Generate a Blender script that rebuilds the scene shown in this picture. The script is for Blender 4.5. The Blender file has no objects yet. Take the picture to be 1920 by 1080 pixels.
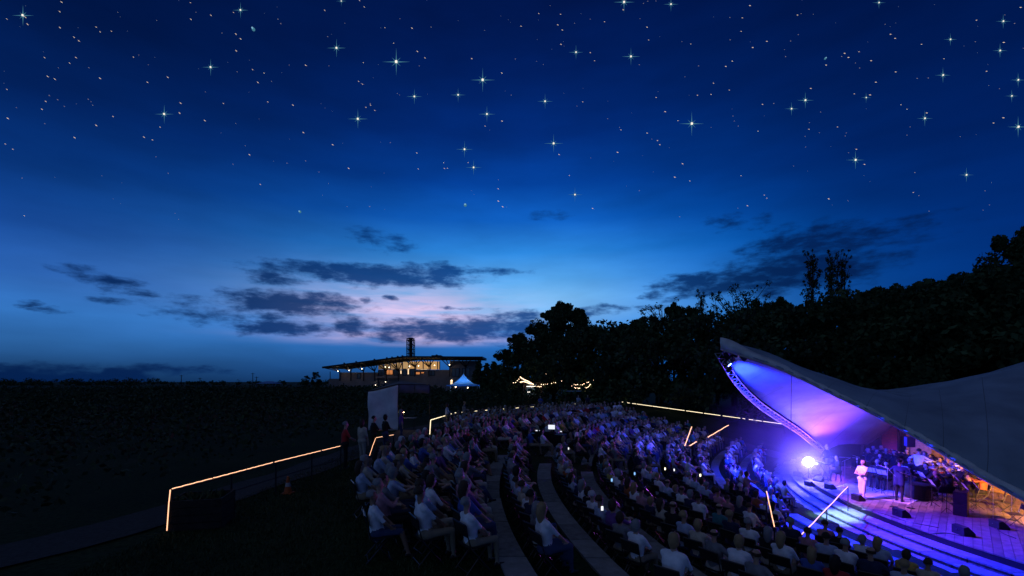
import bpy, bmesh, math, random
import numpy as np
from mathutils import Vector, Matrix

R = math.radians
PI = math.pi
random.seed(7)
rng = np.random.default_rng(11)
scene = bpy.context.scene
C = scene.collection

# ------------------------------------------------------------------ camera
F = 1920 * 16.0 / 36.0            # focal length in photograph pixels
HZ = 716.0                        # row of the horizon in the photograph
CAMZ = 3.2                        # eye height above the upper lawn
cam_data = bpy.data.cameras.new('camera')
cam_data.sensor_width = 36.0
cam_data.lens = 16.0
cam_data.shift_y = (HZ - 540.0) / 1920.0
cam_data.clip_start = 0.1
cam_data.clip_end = 30000.0
cam = bpy.data.objects.new('camera', cam_data)
C.objects.link(cam)
cam.location = (0, 0, CAMZ)
cam.rotation_euler = (R(90), 0, 0)
scene.camera = cam

def at(px, py, d):
    """point at depth d (metres along the view axis) on the ray of a photograph pixel"""
    return Vector(((px - 960.0) / F * d, d, CAMZ - (py - HZ) / F * d))

def on(px, py, z):
    """point of the horizontal plane z on the ray of a photograph pixel"""
    d = (CAMZ - z) * F / (py - HZ)
    return Vector(((px - 960.0) / F * d, d, z))

# ------------------------------------------------------------------ view
vs = scene.view_settings
vs.view_transform = 'Standard'
vs.look = 'None'
vs.exposure = 0.0
vs.gamma = 1.0
vs.use_curve_mapping = False
scene.cycles.use_denoising = True
scene.cycles.sample_clamp_indirect = 3.0
scene.cycles.sample_clamp_direct = 30.0
scene.cycles.max_bounces = 5
scene.cycles.diffuse_bounces = 3
scene.cycles.glossy_bounces = 2
scene.cycles.transmission_bounces = 3
scene.cycles.transparent_max_bounces = 6
scene.cycles.volume_bounces = 0
scene.cycles.caustics_reflective = False
scene.cycles.caustics_refractive = False

def lin(r, g, b):
    def f(c):
        c /= 255.0
        return c / 12.92 if c <= 0.04045 else ((c + 0.055) / 1.055) ** 2.4
    return (f(r), f(g), f(b), 1.0)

# ------------------------------------------------------------------ sky
world = bpy.data.worlds.new('World')
scene.world = world
world.use_nodes = True
wn = world.node_tree.nodes
wl = world.node_tree.links
wn.clear()

def N(tree, kind, **kw):
    n = tree.nodes.new(kind)
    for k, v in kw.items():
        setattr(n, k, v)
    return n

def M_(tree, op, a=None, b=None, c=None, clamp=False):
    n = tree.nodes.new('ShaderNodeMath'); n.operation = op; n.use_clamp = clamp
    for i, v in enumerate((a, b, c)):
        if v is None: continue
        if isinstance(v, (int, float)): n.inputs[i].default_value = v
        else: tree.links.new(v, n.inputs[i])
    return n.outputs[0]

def V_(tree, op, a=None, b=None, c=None):
    n = tree.nodes.new('ShaderNodeVectorMath'); n.operation = op
    for i, v in enumerate((a, b, c)):
        if v is None: continue
        if isinstance(v, (tuple, list)): n.inputs[i].default_value = v
        else: tree.links.new(v, n.inputs[i])
    return n.outputs['Value'] if op in ('DOT_PRODUCT', 'LENGTH') else n.outputs[0]

def ramp(tree, fac, stops, interp='LINEAR'):
    n = tree.nodes.new('ShaderNodeValToRGB')
    cr = n.color_ramp; cr.interpolation = interp
    while len(cr.elements) > 1: cr.elements.remove(cr.elements[-1])
    cr.elements[0].position = stops[0][0]; cr.elements[0].color = stops[0][1]
    for p, c in stops[1:]:
        e = cr.elements.new(p); e.color = c
    tree.links.new(fac, n.inputs[0])
    return n.outputs[0]

def mixc(tree, fac, a, b, blend='MIX'):
    n = tree.nodes.new('ShaderNodeMix'); n.data_type = 'RGBA'; n.blend_type = blend
    for i, v in ((0, fac), (6, a), (7, b)):
        if isinstance(v, (int, float)): n.inputs[i].default_value = v
        elif isinstance(v, tuple): n.inputs[i].default_value = v
        else: tree.links.new(v, n.inputs[i])
    return n.outputs[2]

def azel(px, py):
    dx = (px - 960) / F; dz = (HZ - py) / F
    return math.atan2(dx, 1.0), math.atan2(dz, math.hypot(dx, 1.0))

T = world.node_tree
tc = N(T, 'ShaderNodeTexCoord')
sep = N(T, 'ShaderNodeSeparateXYZ')
T.links.new(tc.outputs['Generated'], sep.inputs[0])
az = M_(T, 'ARCTAN2', sep.outputs[0], sep.outputs[1])
el = M_(T, 'ARCSINE', sep.outputs[2])
cmb = N(T, 'ShaderNodeCombineXYZ')
T.links.new(az, cmb.inputs[0]); T.links.new(el, cmb.inputs[1])
pos = cmb.outputs[0]
# twilight: elevation ramps on the afterglow side and on the night side
eln = M_(T, 'DIVIDE', el, 0.80, clamp=True)
E = lambda px, py: max(0.0, azel(px, py)[1] / 0.80)
glow = ramp(T, eln, [
    (0.0, lin(20, 66, 122)), (E(800, 690), lin(28, 90, 164)), (E(800, 655), lin(36, 108, 192)),
    (E(800, 622), lin(70, 142, 222)), (E(800, 585), lin(126, 188, 246)), (E(800, 555), lin(120, 190, 248)),
    (E(800, 520), lin(88, 170, 242)), (E(800, 470), lin(46, 138, 226)), (E(800, 410), lin(16, 98, 198)), (E(800, 340), lin(4, 66, 158)),
    (E(800, 250), lin(2, 44, 122)), (E(800, 120), lin(1, 30, 94)), (E(800, 0), lin(1, 23, 78)), (1.0, lin(1, 20, 66))])
night = ramp(T, eln, [
    (0.0, lin(0, 44, 108)), (0.15, lin(0, 52, 130)), (0.30, lin(0, 42, 116)), (0.50, lin(0, 30, 92)),
    (0.75, lin(0, 20, 70)), (1.0, lin(1, 20, 66))])
left = ramp(T, eln, [
    (0.0, lin(16, 46, 86)), (E(160, 690), lin(24, 62, 108)), (E(160, 640), lin(44, 100, 164)), (E(160, 590), lin(52, 118, 196)), (E(160, 520), lin(34, 92, 176)),
    (E(160, 430), lin(16, 66, 148)), (E(160, 330), lin(6, 48, 118)), (E(160, 200), lin(2, 32, 90)), (E(160, 0), lin(0, 20, 66)), (1.0, lin(1, 20, 66))])
da = M_(T, 'SUBTRACT', az, azel(1000, 600)[0])
rightf = M_(T, 'POWER', 2.718, M_(T, 'MULTIPLY', M_(T, 'POWER', M_(T, 'DIVIDE', M_(T, 'MAXIMUM', da, 0.0), 0.27), 2.0), -1.0))
leftf = M_(T, 'POWER', 2.718, M_(T, 'MULTIPLY', M_(T, 'POWER', M_(T, 'DIVIDE', M_(T, 'MINIMUM', da, 0.0), 0.50), 2.0), -1.0))
rside = ramp(T, eln, [(0.0, lin(10, 80, 170)), (E(1250, 600), lin(36, 132, 224)), (E(1250, 550), lin(16, 118, 216)), (E(1250, 480), lin(0, 102, 202)), (E(1250, 420), lin(0, 76, 170)),
    (E(1250, 350), lin(0, 54, 136)), (E(1250, 200), lin(0, 34, 100)), (E(1250, 0), lin(0, 22, 76)), (1.0, lin(1, 20, 66))])
da2 = M_(T, 'DIVIDE', M_(T, 'MAXIMUM', M_(T, 'SUBTRACT', az, azel(1180, 600)[0]), 0.0), 0.30)
midf = M_(T, 'POWER', 2.718, M_(T, 'MULTIPLY', M_(T, 'MULTIPLY', da2, da2), -1.0))
skyc = mixc(T, rightf, mixc(T, midf, night, rside), mixc(T, leftf, left, glow))
# rose afterglow, only where the sun went down
pinkel = ramp(T, eln, [(0.0, (0, 0, 0, 1)), (E(800, 652), (0, 0, 0, 1)), (E(800, 637), (.85, .85, .85, 1)), (E(800, 620), (.45, .45, .45, 1)), (E(800, 592), (1, 1, 1, 1)), (E(800, 572), (.8, .8, .8, 1)), (E(800, 530), (.12, .12, .12, 1)), (E(800, 490), (0, 0, 0, 1))])
dp_ = M_(T, 'DIVIDE', M_(T, 'SUBTRACT', az, azel(770, 600)[0]), 0.19)
pinkf = M_(T, 'POWER', 2.718, M_(T, 'MULTIPLY', M_(T, 'MULTIPLY', dp_, dp_), -1.0))
nzp = N(T, 'ShaderNodeTexNoise', noise_dimensions='3D')
T.links.new(V_(T, 'MULTIPLY_ADD', pos, (7.0, 60.0, 1.0), (1.7, 3.3, 0.0)), nzp.inputs['Vector'])
nzp.inputs['Scale'].default_value = 1.0; nzp.inputs['Detail'].default_value = 5.0
pstreak = M_(T, 'MULTIPLY_ADD', nzp.outputs[0], 3.0, -0.75, clamp=True)
skyc = mixc(T, M_(T, 'MULTIPLY', M_(T, 'MULTIPLY', pinkf, pinkel), pstreak), skyc, lin(228, 202, 240))
# clouds, plus a darkened left edge: soft masses broken up by noise
nz = N(T, 'ShaderNodeTexNoise', noise_dimensions='3D')
T.links.new(V_(T, 'MULTIPLY', pos, (9.0, 22.0, 1.0)), nz.inputs['Vector'])
nz.inputs['Scale'].default_value = 1.0; nz.inputs['Detail'].default_value = 7.0; nz.inputs['Roughness'].default_value = 0.62
nz2 = N(T, 'ShaderNodeTexNoise', noise_dimensions='3D')
T.links.new(V_(T, 'MULTIPLY_ADD', pos, (24.0, 66.0, 1.0), (3.1, 7.7, 2.0)), nz2.inputs['Vector'])
nz2.inputs['Scale'].default_value = 1.0; nz2.inputs['Detail'].default_value = 6.0; nz2.inputs['Roughness'].default_value = 0.6
warp = V_(T, 'MULTIPLY', V_(T, 'SUBTRACT', nz.outputs['Color'], (0.5, 0.5, 0.5)), (0.11, 0.036, 0.0))
wpos = V_(T, 'ADD', pos, warp)
BL = [  # pixel centre, half width, half height, weight
    (704, 517, 185, 17, 1.1), (815, 507, 75, 12, 1.1), (512, 520, 48, 13, .8), (922, 508, 60, 7, .6), (552, 567, 130, 24, 1.05), (500, 585, 70, 14, .6),
    (532, 613, 98, 14, 1.0), (498, 618, 60, 10, .8), (660, 612, 34, 15, 1.0), (850, 622, 160, 20, 1.0), (930, 610, 105, 22, 1.0), (985, 600, 50, 16, .9),
    (765, 612, 60, 17, .9), (681, 563, 14, 8, .8), (733, 559, 15, 6, .8), (690, 440, 40, 11, .5), (735, 458, 42, 13, .55),
    (150, 505, 60, 10, .5), (395, 588, 90, 20, .55), (330, 560, 60, 12, .4), (200, 525, 60, 11, .75), (250, 548, 50, 9, .7), (205, 565, 40, 6, .4), (55, 570, 30, 6, .6), (90, 581, 34, 6, .6),
    (238, 704, 52, 17, 1.2), (205, 716, 70, 16, 1.0), (340, 693, 90, 10, .6), (40, 728, 210, 42, 1.5), (1370, 528, 140, 22, 1.0), (1300, 540, 60, 10, .7), (1290, 555, 60, 9, .7), (1215, 553, 26, 8, .7),  # the wide low mass at far left is edge darkening drawn as cloud
    (1480, 512, 170, 36, 1.0), (1520, 455, 110, 32, .8), (1640, 440, 120, 24, .6), (1035, 406, 28, 9, .5), (1355, 421, 36, 14, .5), (1422, 420, 26, 11, .45), (860, 577, 45, 3, .5), (1180, 575, 60, 7, .7), (1100, 585, 50, 9, .7)]
field = None
for (px, py, hw, hh, wgt) in BL:
    a0, e0 = azel(px, py)
    c2 = 1 + ((px - 960) / F) ** 2
    wa = hw / F / c2; we = hh / F / math.sqrt(c2)
    d = V_(T, 'MULTIPLY_ADD', wpos, (1 / wa, 1 / we, 0), (-a0 / wa, -e0 / we, 0))
    q = V_(T, 'DOT_PRODUCT', d, d)
    f = M_(T, 'MULTIPLY_ADD', M_(T, 'MINIMUM', q, 4.0), -wgt * 0.6, wgt)
    field = f if field is None else M_(T, 'MAXIMUM', field, f)
brk = M_(T, 'ADD', M_(T, 'MULTIPLY', M_(T, 'SUBTRACT', nz2.outputs[0], 0.5), 2.3), M_(T, 'MULTIPLY', M_(T, 'SUBTRACT', nz.outputs[0], 0.5), 1.0))
mr = N(T, 'ShaderNodeMapRange', interpolation_type='SMOOTHSTEP')
T.links.new(M_(T, 'ADD', field, brk), mr.inputs[0])
mr.inputs[1].default_value = -0.05; mr.inputs[2].default_value = 1.0
dens = M_(T, 'MULTIPLY', mr.outputs[0], 0.95)
ccol = mixc(T, 0.10, mixc(T, M_(T, 'MULTIPLY', rightf, leftf), lin(2, 28, 74), lin(8, 62, 132)), mixc(T, 1.0, skyc, (0.25, 0.45, 0.62, 1), 'MULTIPLY'))
skyc = mixc(T, dens, skyc, ccol)
# faint high wisps over the whole vault
nz3 = N(T, 'ShaderNodeTexNoise', noise_dimensions='3D')
T.links.new(V_(T, 'MULTIPLY', pos, (3.0, 11.0, 1.0)), nz3.inputs['Vector'])
nz3.inputs['Scale'].default_value = 1.6; nz3.inputs['Detail'].default_value = 5.0
wisp = M_(T, 'MULTIPLY_ADD', nz3.outputs[0], 0.6, 0.70)
skyc = mixc(T, 1.0, skyc, wisp, 'MULTIPLY')
# last daylight scattered by the air: the sun is just under the horizon at the afterglow
sky = N(T, 'ShaderNodeTexSky', sky_type='NISHITA')
sky.sun_disc = False
sky.sun_elevation = R(-4.0)
sky.sun_rotation = azel(830, 600)[0]
bg1 = N(T, 'ShaderNodeBackground'); T.links.new(skyc, bg1.inputs[0]); bg1.inputs[1].default_value = 0.96
bg2 = N(T, 'ShaderNodeBackground'); T.links.new(sky.outputs[0], bg2.inputs[0]); bg2.inputs[1].default_value = 0.006
addw = N(T, 'ShaderNodeAddShader'); T.links.new(bg1.outputs[0], addw.inputs[0]); T.links.new(bg2.outputs[0], addw.inputs[1])
wo = N(T, 'ShaderNodeOutputWorld'); T.links.new(addw.outputs[0], wo.inputs[0])
world.cycles.sampling_method = 'MANUAL'
world.cycles.sample_map_resolution = 512

# broad, faint fill light added to brighten the audience after sunset
sun = bpy.data.lights.new('sun', 'SUN'); sun.energy = 0.14; sun.angle = R(120); sun.color = (.72, .86, 1.0)
sun_fill_obj = bpy.data.objects.new('sun', sun); C.objects.link(sun_fill_obj)
sun_fill_obj.rotation_euler = (R(28), R(-22), 0)

# ------------------------------------------------------------------ helpers
MATS = {}
def mat(name, col, rough=0.7, metal=0.0, var=0.0, vscale=3.0, bump=0.0, bscale=30.0, emit=None, estr=0.0, trans=0.0, spec=0.3, sample=True, coat=0.0):
    if name in MATS: return MATS[name]
    m = bpy.data.materials.new(name); m.use_nodes = True
    t = m.node_tree; t.nodes.clear()
    out = N(t, 'ShaderNodeOutputMaterial')
    b = N(t, 'ShaderNodeBsdfPrincipled')
    b.inputs['Base Color'].default_value = (*col[:3], 1)
    b.inputs['Roughness'].default_value = rough
    b.inputs['Metallic'].default_value = metal
    b.inputs['Specular IOR Level'].default_value = spec
    if coat: b.inputs['Coat Weight'].default_value = coat
    co = N(t, 'ShaderNodeTexCoord')
    if var:
        nn = N(t, 'ShaderNodeTexNoise'); nn.inputs['Scale'].default_value = vscale; nn.inputs['Detail'].default_value = 5
        t.links.new(co.outputs['Object'], nn.inputs['Vector'])
        lo = tuple(max(0, c * (1 - var)) for c in col[:3]) + (1,); hi = tuple(min(1, c * (1 + var)) for c in col[:3]) + (1,)
        t.links.new(ramp(t, nn.outputs[0], [(0.3, lo), (0.7, hi)]), b.inputs['Base Color'])
    if bump:
        n2 = N(t, 'ShaderNodeTexNoise'); n2.inputs['Scale'].default_value = bscale; n2.inputs['Detail'].default_value = 4
        t.links.new(co.outputs['Object'], n2.inputs['Vector'])
        bp = N(t, 'ShaderNodeBump'); bp.inputs['Strength'].default_value = bump; bp.inputs['Distance'].default_value = 0.05
        t.links.new(n2.outputs[0], bp.inputs['Height']); t.links.new(bp.outputs[0], b.inputs['Normal'])
    if emit is not None:
        b.inputs['Emission Color'].default_value = (*emit[:3], 1)
        b.inputs['Emission Strength'].default_value = estr
        if not sample: m.cycles.emission_sampling = 'NONE'
    sh = b.outputs[0]
    if trans:
        tr = N(t, 'ShaderNodeBsdfTranslucent'); tr.inputs[0].default_value = (*col[:3], 1)
        ms = N(t, 'ShaderNodeMixShader'); ms.inputs[0].default_value = trans
        t.links.new(sh, ms.inputs[1]); t.links.new(tr.outputs[0], ms.inputs[2]); sh = ms.outputs[0]
    t.links.new(sh, out.inputs[0])
    MATS[name] = m
    return m

def tag(o, label=None, cat=None, group=None, kind=None):
    if label: o['label'] = label
    if cat: o['category'] = cat
    if group: o['group'] = group
    if kind: o['kind'] = kind
    return o

def empty(name, loc=(0, 0, 0), rz=0.0, label=None, cat=None, group=None, kind=None):
    o = bpy.data.objects.new(name, None); C.objects.link(o)
    o.empty_display_size = 0.2
    o.location = loc; o.rotation_euler = (0, 0, rz)
    return tag(o, label, cat, group, kind)

class MB:
    """collects shapes for one mesh object"""
    def __init__(s): s.v = []; s.f = []; s.m = []
    def add(s, vs, fs, mi=0):
        o = len(s.v); s.v.extend([tuple(p) for p in vs]); s.f.extend([tuple(i + o for i in f) for f in fs]); s.m.extend([mi] * len(fs)); return s
    def box(s, c, size, rz=0.0, mi=0, mtx=None):
        x, y, z = size[0] / 2, size[1] / 2, size[2] / 2
        vs = [Vector((a * x, b * y, d * z)) for d in (-1, 1) for b in (-1, 1) for a in (-1, 1)]
        if mtx is not None: vs = [mtx @ v for v in vs]
        if rz:
            cr, sr = math.cos(rz), math.sin(rz); vs = [Vector((v.x * cr - v.y * sr, v.x * sr + v.y * cr, v.z)) for v in vs]
        vs = [v + Vector(c) for v in vs]
        return s.add(vs, [(0, 2, 3, 1), (4, 5, 7, 6), (0, 1, 5, 4), (2, 6, 7, 3), (0, 4, 6, 2), (1, 3, 7, 5)], mi)
    def bar(s, p, q, w, h=None, mi=0, up=(0, 0, 1)):
        h = h or w; p = Vector(p); q = Vector(q); d = q - p; L = d.length
        if L < 1e-6: return s
        d /= L; u = Vector(up)
        if abs(d.dot(u)) > .98: u = Vector((1, 0, 0))
        a = d.cross(u).normalized(); b = a.cross(d).normalized()
        vs = []
        for e in (p, q):
            for sa, sb in ((-1, -1), (1, -1), (1, 1), (-1, 1)): vs.append(e + a * (sa * w / 2) + b * (sb * h / 2))
        return s.add(vs, [(3, 2, 1, 0), (4, 5, 6, 7), (0, 1, 5, 4), (1, 2, 6, 5), (2, 3, 7, 6), (3, 0, 4, 7)], mi)
    def tube(s, pts, r, n=8, mi=0, cap=True):
        pts = [Vector(p) for p in pts]; k = len(pts)
        rs = r if isinstance(r, (list, tuple)) else [r] * k
        vs = []; fs = []; pa = None
        for i, p in enumerate(pts):
            d = (pts[min(i + 1, k - 1)] - pts[max(i - 1, 0)])
            if d.length < 1e-9: d = Vector((0, 0, 1))
            d.normalize()
            if pa is None:
                u = Vector((0, 0, 1)) if abs(d.z) < .9 else Vector((1, 0, 0)); a = d.cross(u).normalized()
            else:
                a = (pa - d * pa.dot(d)); a = a.normalized() if a.length > 1e-6 else d.orthogonal().normalized()
            pa = a; b = d.cross(a)
            for j in range(n):
                t = 2 * PI * j / n; vs.append(p + (a * math.cos(t) + b * math.sin(t)) * rs[i])
        for i in range(k - 1):
            for j in range(n):
                fs.append((i * n + j, i * n + (j + 1) % n, (i + 1) * n + (j + 1) % n, (i + 1) * n + j))
        if cap: fs.append(tuple(range(n - 1, -1, -1))); fs.append(tuple((k - 1) * n + j for j in range(n)))
        return s.add(vs, fs, mi)
    def lathe(s, prof, n=16, c=(0, 0, 0), mi=0, mtx=None):
        vs = []; fs = []; k = len(prof)
        for (r, z) in prof:
            for j in range(n):
                t = 2 * PI * j / n; v = Vector((r * math.cos(t), r * math.sin(t), z))
                if mtx is not None: v = mtx @ v
                vs.append(v + Vector(c))
        for i in range(k - 1):
            for j in range(n): fs.append((i * n + j, i * n + (j + 1) % n, (i + 1) * n + (j + 1) % n, (i + 1) * n + j))
        fs.append(tuple(range(n - 1, -1, -1))); fs.append(tuple((k - 1) * n + j for j in range(n)))
        return s.add(vs, fs, mi)
    def ball(s, c, r, n=10, k=7, mi=0):
        r = r if isinstance(r, (tuple, list)) else (r, r, r)
        prof = [(max(1e-4, math.sin(PI * i / k)), -math.cos(PI * i / k)) for i in range(k + 1)]
        return s.lathe(prof, n, c, mi, Matrix.Diagonal(Vector(r)))
    def prism(s, poly, z0, z1, mi=0):
        n = len(poly); vs = [(p[0], p[1], z0) for p in poly] + [(p[0], p[1], z1) for p in poly]
        fs = [tuple(range(n - 1, -1, -1)), tuple(range(n, 2 * n))] + [(i, (i + 1) % n, n + (i + 1) % n, n + i) for i in range(n)]
        return s.add(vs, fs, mi)
    def mesh(s, name, mats, smooth=False):
        me = bpy.data.meshes.new(name); me.from_pydata(s.v, [], s.f)
        for m in (mats if isinstance(mats, (list, tuple)) else [mats]): me.materials.append(m)
        if len(me.materials) > 1: me.polygons.foreach_set('material_index', s.m)
        if smooth: me.polygons.foreach_set('use_smooth', [True] * len(s.f))
        me.update(); return me
    def build(s, name, mats, parent=None, smooth=False, loc=None, rz=None):
        o = bpy.data.objects.new(name, s.mesh(name, mats, smooth)); C.objects.link(o)
        if loc is not None: o.location = loc
        if rz is not None: o.rotation_euler = (0, 0, rz)
        if parent is not None: o.parent = parent
        return o

def npmesh(name, verts, faces, mats, parent=None, matidx=None, smooth=False):
    """one mesh object from numpy arrays, all faces with the same number of corners"""
    me = bpy.data.meshes.new(name)
    nv = len(verts); nf, k = faces.shape
    me.vertices.add(nv); me.vertices.foreach_set('co', np.ascontiguousarray(verts, dtype=np.float32).ravel())
    me.loops.add(nf * k); me.loops.foreach_set('vertex_index', np.ascontiguousarray(faces, dtype=np.int32).ravel())
    me.polygons.add(nf); me.polygons.foreach_set('loop_start', np.arange(0, nf * k, k, dtype=np.int32))
    for m in (mats if isinstance(mats, (list, tuple)) else [mats]): me.materials.append(m)
    if matidx is not None: me.polygons.foreach_set('material_index', np.ascontiguousarray(matidx, dtype=np.int32))
    if smooth: me.polygons.foreach_set('use_smooth', np.ones(nf, dtype=bool))
    me.update(calc_edges=True); me.validate()
    if name == '': return me
    o = bpy.data.objects.new(name, me); C.objects.link(o)
    if parent is not None: o.parent = parent
    return o

def inst(me, name, parent=None, loc=(0, 0, 0), rz=0.0, scale=None):
    o = bpy.data.objects.new(name, me); C.objects.link(o)
    o.location = loc; o.rotation_euler = (0, 0, rz)
    if scale is not None: o.scale = scale if isinstance(scale, (tuple, list)) else (scale,) * 3
    if parent is not None: o.parent = parent
    return o

def copy_tree(src, parent=None, loc=None, rz=None, label=None):
    o = src.copy(); C.objects.link(o)
    if parent is not None: o.parent = parent
    if loc is not None: o.location = loc
    if rz is not None: o.rotation_euler = (0, 0, rz)
    if label: o['label'] = label
    for ch in list(src.children): copy_tree(ch, o)
    return o

ORD = ['zeroth', 'first', 'second', 'third', 'fourth', 'fifth', 'sixth', 'seventh', 'eighth', 'ninth', 'tenth', 'eleventh', 'twelfth', 'thirteenth',
       'fourteenth', 'fifteenth', 'sixteenth', 'seventeenth', 'eighteenth', 'nineteenth', 'twentieth', 'twenty-first', 'twenty-second', 'twenty-third',
       'twenty-fourth', 'twenty-fifth', 'twenty-sixth', 'twenty-seventh', 'twenty-eighth', 'twenty-ninth', 'thirtieth'] + ['%dth' % i for i in range(31, 80)]

# ------------------------------------------------------------------ stars, children of the sky
sky_root = empty('sky', (0, 0, 0), kind='structure')
SD = 9000.0
PXM = SD / F
m_core = mat('star_core', (0, 0, 0), emit=(1.0, 0.86, 0.74), estr=1.2, sample=False)
m_glint = mat('star_glint', (0, 0, 0), emit=(0.06, 0.22, 0.30), estr=0.8, sample=False)
m_soft = mat('star_soft', (0, 0, 0), emit=(0.20, 0.44, 0.62), estr=1.0, sample=False)
def star(px, py, size, glint_rays=True):
    mb = MB()
    rc = 2.1 * size * PXM
    mb.ball((0, 0, 0), rc if glint_rays else rc * .8, 10, 7, 0 if glint_rays else 2)
    if glint_rays:  # lens glint spikes, modelled as glowing geometry
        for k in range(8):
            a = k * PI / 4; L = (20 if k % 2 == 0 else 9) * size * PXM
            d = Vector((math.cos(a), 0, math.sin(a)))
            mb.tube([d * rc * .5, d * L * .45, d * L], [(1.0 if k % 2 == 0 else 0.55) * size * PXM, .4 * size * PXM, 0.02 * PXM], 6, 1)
    else:
        mb.ball((0, 2 * rc, 0), rc * 1.5, 10, 7, 1)
    o = mb.build('star', [m_core, m_glint, m_soft], sky_root)
    p = at(px, py, SD); o.location = p
    return o
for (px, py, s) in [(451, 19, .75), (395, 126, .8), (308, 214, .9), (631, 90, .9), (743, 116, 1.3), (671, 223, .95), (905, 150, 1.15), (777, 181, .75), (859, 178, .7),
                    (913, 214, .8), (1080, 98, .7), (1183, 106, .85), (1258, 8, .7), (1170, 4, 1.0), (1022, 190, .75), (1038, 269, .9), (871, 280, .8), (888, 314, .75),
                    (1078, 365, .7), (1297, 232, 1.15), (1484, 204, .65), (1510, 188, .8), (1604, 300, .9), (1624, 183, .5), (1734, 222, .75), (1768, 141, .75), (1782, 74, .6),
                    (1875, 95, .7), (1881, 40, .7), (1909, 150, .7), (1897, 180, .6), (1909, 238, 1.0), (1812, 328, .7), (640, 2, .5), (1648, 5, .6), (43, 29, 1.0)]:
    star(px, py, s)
for (px, py, s) in [(473, 52, .95), (872, 383, .95), (561, 396, .75), (1549, 108, .6)]:
    star(px, py, s, False)
sv = []; sf = []; sm = []
r2 = random.Random(5)
for i in range(520):
    px = r2.uniform(-150, 2070); py = 470 * r2.random() ** 1.25 - 60
    if py > 330 and r2.random() < .45: continue
    b = r2.random()
    L = (0.7 + 1.5 * b * b) * PXM; w = (0.32 + 0.42 * b * b) * PXM
    for rep in range(1 if r2.random() < .93 else 2):
        p = at(px + rep * r2.uniform(4, 16), py + rep * r2.uniform(4, 12), SD)
        side = Vector((p.y, -p.x, 0)).normalized(); up = Vector((0, 0, 1)); fw = side.cross(up)
        d = side * .86 - up * .5; e = side * .5 + up * .86
        o = len(sv)
        sv += [p + d * L, p - d * L, p + e * w, p - e * w, p + fw * w, p - fw * w]
        fs = [(0, 2, 4), (2, 1, 4), (1, 3, 4), (3, 0, 4), (2, 0, 5), (1, 2, 5), (3, 1, 5), (0, 3, 5)]
        sf += [tuple(k + o for k in f) for f in fs]
        sm += [0 if b > .62 else (1 if b > .25 else 2)] * 8
if True:
    m_s0 = mat('small_star_bright', (0, 0, 0), emit=(1.0, 0.76, 0.56), estr=0.85, sample=False)
    m_s1 = mat('small_star_mid', (0, 0, 0), emit=(0.72, 0.62, 0.62), estr=0.5, sample=False)
    m_s2 = mat('small_star_faint', (0, 0, 0), emit=(0.30, 0.36, 0.52), estr=0.55, sample=False)
    so = npmesh('small_stars', np.array([tuple(v) for v in sv]), np.array(sf), [m_s0, m_s1, m_s2], sky_root, sm)
    so['kind'] = 'stuff'
# ------------------------------------------------------------------ the bowl: terraces around the stage
STEP = 0.36
NT = 8                              # terraces
DECK = CAMZ - 5.6                   # stage deck level
FLOOR = -STEP * NT - 0.34           # foot of the stage steps
def kx0(k): return -0.45 + 1.8 * k
def kyc(k): return 14.8 + 0.40 * k
def kR(k): return 34.0 - 1.5 * np.clip(k, -4, 10)
def kcurve(k, y): return kx0(k) + (y - kyc(k)) ** 2 / (2 * kR(k))
def kval(x, y):
    """terrace coordinate of a plan position (numpy)"""
    x = np.asarray(x, float); y = np.asarray(y, float)
    lo = np.full(np.broadcast(x, y).shape, -60.0); hi = np.full_like(lo, 40.0)
    for _ in range(34):
        mid = (lo + hi) / 2
        big = kcurve(mid, y) < x
        lo = np.where(big, mid, lo); hi = np.where(big, hi, mid)
    return (lo + hi) / 2
# far edge of the seating: beyond it a path slopes down to the stage
FA = Vector((9.0, 43.4, 0)); FB = Vector((21.5, 34.9, 0))
RA = Vector((13.0, 55.0, 0)); RB = Vector((27.3, 45.0, 0))
def fard(x, y):
    d = (FB - FA).normalized(); n = Vector((-d.y, d.x, 0))
    return (x - FA.x) * n.x + (y - FA.y) * n.y
def sstep(a, b, t):
    t = np.clip((t - a) / (b - a), 0, 1); return t * t * (3 - 2 * t)
def gz(x, y):
    x = np.asarray(x, float); y = np.asarray(y, float)
    k = kval(x, y)
    stepz = -STEP * np.clip(np.floor(k) + 1, 0, NT)
    smooth = -STEP * np.clip(k + .3, 0, NT)
    fd = fard(x, y)
    z = np.where(fd > 0.0, smooth, stepz)
    z = np.where(k > NT, FLOOR, z)
    back = sstep(29.0, 36.0, x) 
    z = z * (1 - back)
    z = z * (1 - sstep(11.0, 20.0, fd))
    z = z * sstep(1.0, 5.5, y)
    return z
def gz1(x, y): return float(gz(np.array([x]), np.array([y]))[0])

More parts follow.
